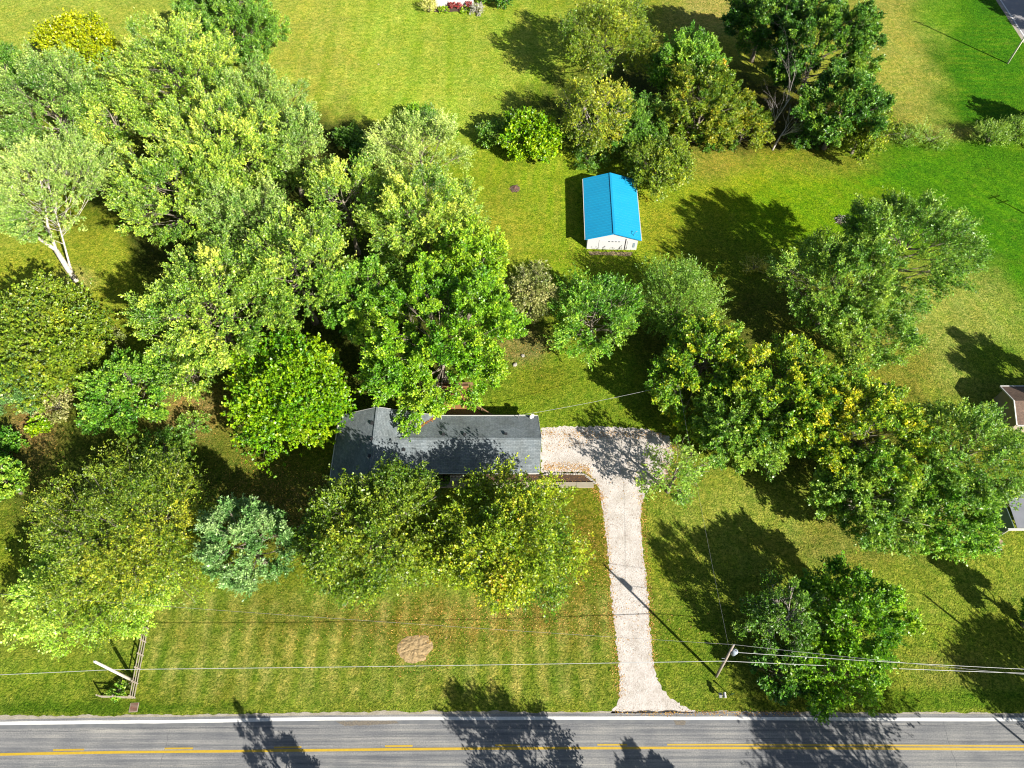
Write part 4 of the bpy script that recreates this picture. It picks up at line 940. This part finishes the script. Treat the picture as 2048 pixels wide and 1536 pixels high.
#==SMALL==
# ------------------------------------------------------------------ utility poles and wires
M_pole = mat('weathered_pole', (.24,.20,.16,1), .9, [(3,.6,(.14,.11,.09,1))])
M_polel = mat('pale_weathered_pole', (.40,.36,.31,1), .9, [(3,.5,(.25,.21,.17,1))])
M_galv = mat('galvanised_steel', A(190,195,200), .4, metal=.3)
M_wire = mat('bright_cable', A(225,225,222), .45, metal=.2)
M_wired = mat('dull_cable', A(150,150,150), .6)
M_insu = mat('porcelain', A(220,220,225), .3)
def pole(label, b, h, top=None, m=None, arms=0, r=.15, adir=(1,0)):
    e = empty('utility_pole', (b.x, b.y, 0)); tag(e, label, 'utility pole', 'utility poles'); tx, ty = top or (0, 0)
    MB().tube([(0,0,-.3),(tx*.5,ty*.5,h*.5),(tx,ty,h)], [r*1.15,r,r*.8], 10).build('pole', m or M_pole, e, True)
    a = Vector((adir[0],adir[1],0)).normalized()
    for k in range(arms):
        c = Vector((tx,ty,h-.35-k*1.1)); MB().bar(c-a*1.2+Vector((0,0,0)), c+a*1.2, .11, .14).build('crossarm', m or M_pole, e)
        for q in (-1.1,-.5,.5,1.1): MB().tube([c+a*q+Vector((0,0,.07)), c+a*q+Vector((0,0,.26))], [.05,.035], 6).build('insulator', M_insu, e)
    if not arms: MB().tube([(tx,ty,h),(tx,ty,h+.22)], [.06,.04], 6).build('insulator', M_insu, e)
    return e
pR = G(1433,1353); hR = 11.2; tR = G(1467,1290,hR); tR = (tR.x-pR.x, tR.y-pR.y)
tp = pole('utility pole with grey transformer right of the gravel drive', pR, hR, tR, M_pole)
tz = hR-2.0; fr_ = tz/hR; c = Vector((tR[0]*fr_+.42, tR[1]*fr_-.12, tz))
m = MB(); m.tube([c+Vector((0,0,-.55)), c+Vector((0,0,-.5)), c+Vector((0,0,.45)), c+Vector((0,0,.52))], [.24,.31,.31,.22], 14)
tf = m.build('transformer', mat('transformer_grey', A(185,200,210), .4), tp, True)
for dx, dy in ((-.1,.1),(.12,0)): MB().tube([c+Vector((dx,dy,.5)), c+Vector((dx,dy,.8))], [.06,.04], 7).build('bushing', M_insu, tf)
MB().bar((tR[0]*fr_,tR[1]*fr_,tz+.2),tuple(c+Vector((-.2,0,.2))),.06,.1).build('bracket', M_galv, tp)
MB().bar((tR[0]*.6-.5,tR[1]*.6,hR*.6),(tR[0]*.6+.1,tR[1]*.6,hR*.6),.06,.06).build('cable_bracket', M_galv, tp)
pL = G(268,1362); hL = 9.9; tL = G(189,1323,hL); tL = (tL.x-pL.x, tL.y-pL.y)
pole('pale leaning utility pole behind the wooden fence at the lower left', pL, hL, tL, M_polel, r=.17)
pE = Vector((63.7, 12.6, 0)); pole('utility pole east of the photo frame', pE, 11.2, None, M_pole)
pW = Vector((-96, 14, 0)); pole('utility pole west of the photo frame', pW, 10, None, M_pole)
pT = G(2015,127); hT = 13.8; pole('tall pale utility pole in the grass at the upper right corner', pT, hT, None, mat('pale_tan_pole', (.5,.46,.38,1), .8), arms=2, r=.16, adir=(.95,-.3))  # wood of this pole is a paler tan than the others
q = G(1982,391); pF = q + Vector((1.05,-1.10,0))*12.5; pole('crossarm utility pole beyond the right edge whose shadow tip crosses the bright grass', pF, 12.5, None, M_pole, arms=2, adir=(.95,.3))
pN = Vector((pT.x+18, pT.y+52, 0)); pole('utility pole beyond the far road', pN, 13, None, M_pole, arms=1)
qS = G(1990,1437); pS_ = qS + Vector((1.05,-1.10,0))*10; pole('utility pole south of the road shading its right end', pS_, 10, None, M_pole)
pM = G(1338,818); pole('service pole hidden among the trees above the drive', pM, 7.2, None, M_pole, r=.12)
def wire(a, b, sag, r, m, label, group='overhead wires', n=24):
    a, b = Vector(a), Vector(b); pts = [a.lerp(b, i/n)+Vector((0,0,-4*sag*(i/n)*(1-i/n))) for i in range(n+1)]
    o = MB().tube(pts, r, 5).build('overhead_wire', m); tag(o, label, 'wire', group); return o
cL = pL + Vector((tL[0]*.62, tL[1]*.62+.0, hL*.62)); cR = pR + Vector((tR[0]*.47, tR[1]*.47+.1, hR*.47+1))
cL = G(228,1339,hL*.6); cR = G(1450,1322,hR*.55); cE = Vector((pE.x, pE.y, 6.0))
cE = G(2100,1348,6.2); cW = G(-330,1362,6.0)
wire(cL, cR, .35, .03, M_wire, 'thick bright cable crossing the front lawn between the leaning pole and the transformer pole')
wire(cR, cE, .35, .03, M_wire, 'thick bright cable running right from the transformer pole over the bright maple')
wire(cW, cL, .3, .03, M_wire, 'thick bright cable running left from the pale leaning pole')
topR = Vector((pR.x+tR[0], pR.y+tR[1], hR+.2)); topE = Vector((pE.x, pE.y, 11.4))
wire(topR, topE, .5, .018, M_wired, 'thin upper wire running right from the transformer pole top')
cT = pR + Vector((tR[0]*.8, tR[1]*.8, hR*.8)); wire(cT, G(2110,1341,9), .5, .025, M_wire, 'thin pale wire below the upper one right of the transformer pole')
wire(topR, Vector((pR.x-85, pR.y+7, 11)), .7, .014, M_wired, 'thin upper wire running left from the transformer pole top')
wire(cT, Vector((pM.x, pM.y, 7.1)), .5, .012, M_wired, 'thin wire from the transformer pole up toward the right hand tree row')
wire(Vector((pM.x, pM.y, 7.1)), MAST, .45, .018, M_wire, 'service wire from the tree row to the mast on the house roof')
for k in (-1,1):
    tt = Vector((pT.x+k*1.1, pT.y, hT-.1)); wire(tt, Vector((pF.x+k*1.1, pF.y, 12.3)), .9, .016, M_wired, 'thin wire of the line along the right edge, %s one' % ('left' if k<0 else 'right'))
# ------------------------------------------------------------------ roadside fence at lower left
fc = G(270,1396); fe = empty('rail_fence', (fc.x, fc.y, 0)); tag(fe, 'weathered wooden rail fence with a short return along the road', 'fence')
fa, fb = Vector((0,0,0)), Vector((G(297,1258).x-fc.x, G(297,1258).y-fc.y, 0)); M_fence = mat('weathered_wood', A(222,208,186), .9, [(3,.5,A(150,132,110)),(9,.4,A(120,104,86))])
fcn = Vector((G(206,1394).x-fc.x, G(206,1394).y-fc.y, 0))
nP = 6
for i in range(nP):
    p = fa.lerp(fb, i/(nP-1)); MB().box(p.x-.06,p.y-.06,-.1,p.x+.06,p.y+.06,1.62).build('post', M_fence, fe)
for i in (1, 2):
    p = fa.lerp(fcn, i/2); MB().box(p.x-.06,p.y-.06,-.1,p.x+.06,p.y+.06,1.62).build('post', M_fence, fe)
for z in (.4,.95,1.5):
    MB().bar(fa+Vector((.08,0,z)), fb+Vector((.08,0,z)), .05, .14).build('rail', M_fence, fe); MB().bar(fa+Vector((-.05,-.08,z)), fcn+Vector((0,-.08,z)), .05, .14).build('rail', M_fence, fe)
shrub('small_shrub','shrub','small green shrub tucked inside the fence corner','maple',G(240,1384),.95,.9,91,tint0=.6,leafk=.7)
shrub('dry_shrub','shrub','dry dark twiggy shrub at the foot of the leaning pole','brown',G(254,1368),.8,.8,92,tint0=.1,dens=.5,leafk=.5)
q = G(268,1415); dr_ = empty('drain_cover', (q.x,q.y,0), .05); tag(dr_, 'rusty red square drain cover in the grass by the road', 'drain cover')
MB().box(-.5,-.5,-.05,.5,.5,.03).build('frame', M_conc, dr_); M_rust = mat('rust', A(150,92,66), .9, [(4,.6,A(110,66,50))])
gm = MB(); [gm.box(-.42,-.42+k*.13,.032,.42,-.35+k*.13,.06) for k in range(7)]; gm.build('grate', M_rust, dr_)
# dirt patch
q = G(830,1297); m = MB(); rg = np.random.default_rng(2); N = 30; vs = [(q.x,q.y,.10)]
outl = [1+.07*math.sin(2*a+1)+.05*math.sin(3*a)+.05*rg.normal() for a in np.linspace(0,math.tau,N,endpoint=False)]
for j, fr2 in enumerate((.3,.55,.8,1.0)):
    for k in range(N):
        a = math.tau*k/N; r_ = fr2*outl[k]; vs.append((q.x+math.cos(a)*2.05*r_, q.y+math.sin(a)*1.7*r_, (.10,.08,.05,.006)[j]+(rg.uniform(-.03,.06) if j<3 else 0)))
fs = [(0,1+k,1+(k+1)%N) for k in range(N)]
for j in range(3): fs += [(1+j*N+k, 1+(j+1)*N+k, 1+(j+1)*N+(k+1)%N, 1+j*N+(k+1)%N) for k in range(N)]
m.add(vs, fs); o = m.build('dirt_patch', M_dirt); tag(o, kind='structure')
# mailbox
q = G(1442,1392); mb_ = empty('mailbox', (q.x,q.y,0)); tag(mb_, 'white roadside mailbox on a wooden post near the drive mouth', 'mailbox')
MB().box(-.05,-.05,-.1,.05,.05,1.15).build('post', M_pole, mb_); MB().box(-.06,-.35,1.15,.3,.25,1.18).build('platform', M_pole, mb_)
m = MB(); n = 8; prof = [(-.02,1.18),(.26,1.18)]+[(.12+.14*math.cos(a),1.34+.13*math.sin(a)) for a in np.linspace(0,math.pi,n)]
vs = [(x,-.38,z) for x,z in prof]+[(x,.2,z) for x,z in prof]; k = len(prof)
m.add(vs, [tuple(range(k)), tuple(range(k,2*k))[::-1]]+[(i,k+i,k+(i+1)%k,(i+1)%k) for i in range(k)]); bx = m.build('box', M_trim, mb_)
MB().box(.265,-.1,1.3,.28,-.04,1.55).build('flag', mat('red_flag', A(190,40,40), .5), bx)
MB().box(-.42,-.3,.55,-.1,.25,.85).build('paper_tube', mat('tube_plastic', A(190,190,185), .5), mb_)
q = G(1459,1391); o = empty('reflector_stake', (q.x,q.y,0)); tag(o, 'dark green stake with a small plate beside the mailbox', 'marker'); MB().box(-.03,-.03,-.1,.03,.03,1.5).build('stake', mat('dark_green_paint', A(50,90,60), .5), o); MB().box(-.14,-.045,1.2,.14,-.032,1.6).build('plate', mat('dark_green_plate', A(45,95,75), .4), o)
# brush piles, stumps, rocks
def pile(label, px, py, rx, h, mm, n, seed, cat='brush pile', name='brush_pile'):
    q = G(px,py); rg = np.random.default_rng(seed); e = empty(name, (q.x,q.y,0)); tag(e, label, cat); m = MB()
    for k in range(n):
        a = rg.uniform(0, 6.28); r_ = rx*rg.uniform(0,.7); z = h*(1-r_/rx)*rg.uniform(.2,1); L2 = rg.uniform(.4,1.0)*rx*.6; b = rg.uniform(0,6.28)
        x, y = r_*math.cos(a), r_*math.sin(a); m.tube([(x-L2*math.cos(b),y-L2*math.sin(b),max(.02,z-.1)),(x,y,z+.06),(x+L2*math.cos(b),y+L2*math.sin(b),max(.02,z-.12))], [.02,.045,.015], 4)
    m.build('branches', mm, e)
    m = MB(); m.tube([(0,0,-.05),(0,0,h*.35),(0,0,h*.6)], [rx*.9,rx*.7,rx*.2], 12); m.build('heap', mat('twig_heap', A(120,100,80), 1, [(6,.8,A(60,48,38))], (10,1,.1)), e)
pile('grey brown brush pile on the lawn above the tall right hand maple', 1684, 441, 1.35, .7, bark_dead, 90, 1)
pile('low dry plant clump with pinkish stems on the lawn left of the garage', 1030, 377, 1.1, .3, mat('pink_stem', A(150,110,95), .9), 50, 2)
q = G(1993,1087); e = empty('tree_stump', (q.x,q.y,0)); tag(e, 'grey tree stump on the grass by the carport', 'stump')
m = MB(); m.tube([(0,0,-.1),(0,0,.15),(0,0,.7)], [.75,.5,.45], 12); m.build('stump', bark_grey, e); MB().tube([(0,0,.701),(0,0,.72)], [.42,.42], 12).build('cut_face', mat('cut_wood', A(190,165,130), .8, [(8,.5,A(150,120,90))]), e)
m = MB(); [stone(m, rs.uniform(-.9,.2), rs.uniform(-1.2,-.4), .1, rs.uniform(.12,.22), 50+i) for i in range(6)]; o = m.build('stone', M_stone, e)
def rock(label, px, py, r, seed, mm=None):
    q = G(px,py); m = MB(); stone(m, q.x, q.y, r*.2, r, seed); o = m.build('rock', mm or M_stone); tag(o, label, 'rock')
rock('small pale rock on the tan grass left of the brown roofed house', 1771, 771, .4, 1); rock('small dark rock in the grass below the carport', 1948, 1112, .28, 2, bark_grey)
rock('pale rock pile edge near the oak beside the back lawn', 1030, 730, .35, 3); rock('pale stone at the shaded back lawn corner below the oak', 1046, 712, .3, 4)
rock('tiny white stone far out on the open field', 757, 129, .18, 5)
q = G(1650,1022); o = MB().tube([(q.x,q.y,-.05),(q.x-.2,q.y+.2,.3),(q.x-.5,q.y+.4,.8)], [.5,.32,.3], 10).build('tree_stump', bark_pale); tag(o, 'pale sunlit stump at the lower edge of the right hand tree row', 'stump')
# dead tree
def dead(label, px, py, H, seed, spread=.5, lean=(0,0)):
    q = G(px,py); rg = random.Random(seed); e = empty('dead_tree', (q.x,q.y,0)); tag(e, label, 'tree'); tm, bm_ = MB(), MB()
    def grow(p, d, L, r, lv, mb):
        pts = [p]; rs_ = [r]
        for i in range(4):
            d = (d + Vector((rg.gauss(0,.12), rg.gauss(0,.12), rg.gauss(.05,.08)))).normalized(); p = p+d*L/4; pts.append(p); rs_.append(r*(1-.17*(i+1)))
        mb.tube(pts, rs_, 6 if lv < 2 else 4)
        if lv < 4:
            for k in range(3 if lv else 5):
                i = rg.randint(1,4); nd = (d + Vector((rg.gauss(0,spread), rg.gauss(0,spread), rg.gauss(.15,.2)))).normalized(); grow(pts[i], nd, L*rg.uniform(.5,.75), rs_[i]*.62, lv+1, bm_)
    grow(Vector((0,0,-.1)), Vector((lean[0],lean[1],1)).normalized(), H*.55, .19, 0, tm)
    tm.build('trunk', bark_dead, e, True); bm_.build('branches', bark_dead, e, True)
dead('tall bare dead tree standing in front of the dark oaks', 1533, 285, 16, 3, .45)
dead('smaller bare dead tree leaning right at the foot of the tall dead one', 1545, 300, 10, 8, .5, (.5,.4))
dead('bare grey twigs of a leafless tree between the round maple and the house', 690, 835, 5, 12, .6, (-.2,.3))
# shrubs and undergrowth
def SH(name, label, mk, px, py, R, H, seed, **kw): return shrub(name, 'shrub', label, mk, G(px,py), R, H, seed, **kw)
SH('green_shrub','bright green bush at the field edge behind the silvery tree','bright',838,250,3.0,3.4,101,tint0=.35)
SH('green_shrub','second green bush to the right of the one behind the silvery tree','yellowgreen',892,268,2.6,3.0,102,tint0=.2)
SH('dark_shrub','dark brownish bush in the shaded gap at the field edge','mid',700,285,2.6,2.6,103,tint0=.3)
SH('dark_shrub','dark low shrub deep in the shaded gap','dark',735,315,3.0,2.4,104,tint0=.4)
SH('green_shrub','leafy bush left of the bright yellow green bush like tree','mid',985,285,2.8,3.4,105,tint0=.5,sty='oak')
SH('green_shrub','low weeds between the sparse yellow tree and the olive brown scrub','mid',1180,330,3.0,2.6,106,tint0=.4,sty='sparse')
SH('green_shrub','green shrub at the base of the gold tinted tree','maple',1420,285,2.6,2.4,107,tint0=.4,sty='oak')
SH('gold_shrub','yellow orange shrub at the foot of the dead trees','gold',1520,278,1.8,1.8,108,tint0=.7)
SH('green_shrub','green shrub under the dark oaks right of the dead trees','dark',1600,285,2.6,2.4,109,tint0=.6,sty='oak')
SH('willow_shrub','feathery willow shrub in the ditch at the right edge','willow',1975,285,2.6,3.6,110,tint0=.6,sty='feather')
SH('willow_shrub','feathery willow shrub left of the other one in the ditch','willow',2018,280,2.4,4.2,111,tint0=.55,sty='feather')
SH('ditch_shrub','low weedy growth in the ditch between the yellowing tree and the willows','willow',1860,280,3.2,.9,112,tint0=.7,sty='feather',dens=.7)
SH('ditch_shrub','low weedy growth in the ditch beside the yellowing round tree','willow',1810,278,2.4,1.1,113,tint0=.5,sty='feather',dens=.8)
SH('lime_shrub','small yellow green shrub on the bare soil at the left edge','yellowgreen',85,860,1.6,1.6,114,tint0=.4)
SH('green_shrub','green shrub at the left edge below the bare soil','maple',15,905,2.8,2.8,115,tint0=.3)
SH('green_shrub','green weeds between the low green maple and the round maple','mid',390,860,2.2,1.8,116,tint0=.5,sty='sparse')
SH('green_shrub','shaded undergrowth below the low green maple','mid',330,910,3.4,2.2,117,tint0=.3,sty='sparse')
SH('dry_shrub','tan brush on the bare soil left of the low green maple','brown',120,815,2.6,1.8,118,tint0=.8,sty='sparse')
SH('dry_shrub','brownish dry brush above the low green maple','brown',225,700,2.6,2.2,119,tint0=.3,sty='sparse')
SH('red_barberry','dark red round shrub, leftmost before the white house','red',903,16,.85,1.1,120,tint0=.5,leafk=.5)
SH('red_barberry','bright red round shrub, middle one before the white house','red',917,16,.8,1.1,121,tint0=.8,leafk=.5)
SH('red_barberry','dark red round shrub, rightmost before the white house','red',938,14,.85,1.2,122,tint0=.4,leafk=.5)
SH('ornamental_grass','cream yellow grass clump left of the white house','cream',858,24,1.5,2.2,123,tint0=.5,sty='feather',leafk=.7)
SH('grey_shrub','grey leaved shrub at the right corner of the white house','greyplant',955,26,1.4,1.6,124,tint0=.6,leafk=.6)
SH('low_shrub','low yellow green mound in the bed before the white house','yellowgreen',887,23,1.0,.7,125,tint0=.5,leafk=.6)
SH('low_shrub','second low green mound in the bed, nearer the grey shrub','yellowgreen',930,24,1.0,.6,126,tint0=.4,leafk=.6)
SH('dark_shrub','dark evergreen shrub at the top edge right of the white house','dark',1003,10,2.6,3.2,127,tint0=.5)
SH('dark_shrub','small dark shrub between the white house and the evergreen','mid',968,6,1.4,2.2,128,tint0=.4)
SH('dry_grass_clump','tan grass clump in the dark shade between the right hand maples','cream',1508,537,1.7,1.1,129,tint0=.1,sty='feather',leafk=.7)
SH('porch_shrub','dark shrub beside the porch bench','mid',885,962,1.0,.8,130,tint0=.3,leafk=.5)
p = G(2046,1250); tree('spruce', 'tree', 'narrow dark spruce at the right edge casting a pointed shadow', 'pine', 'maple', p, 2.5, 9.2, .3, 131, tint0=.4, cone=.88, dens=3.2)
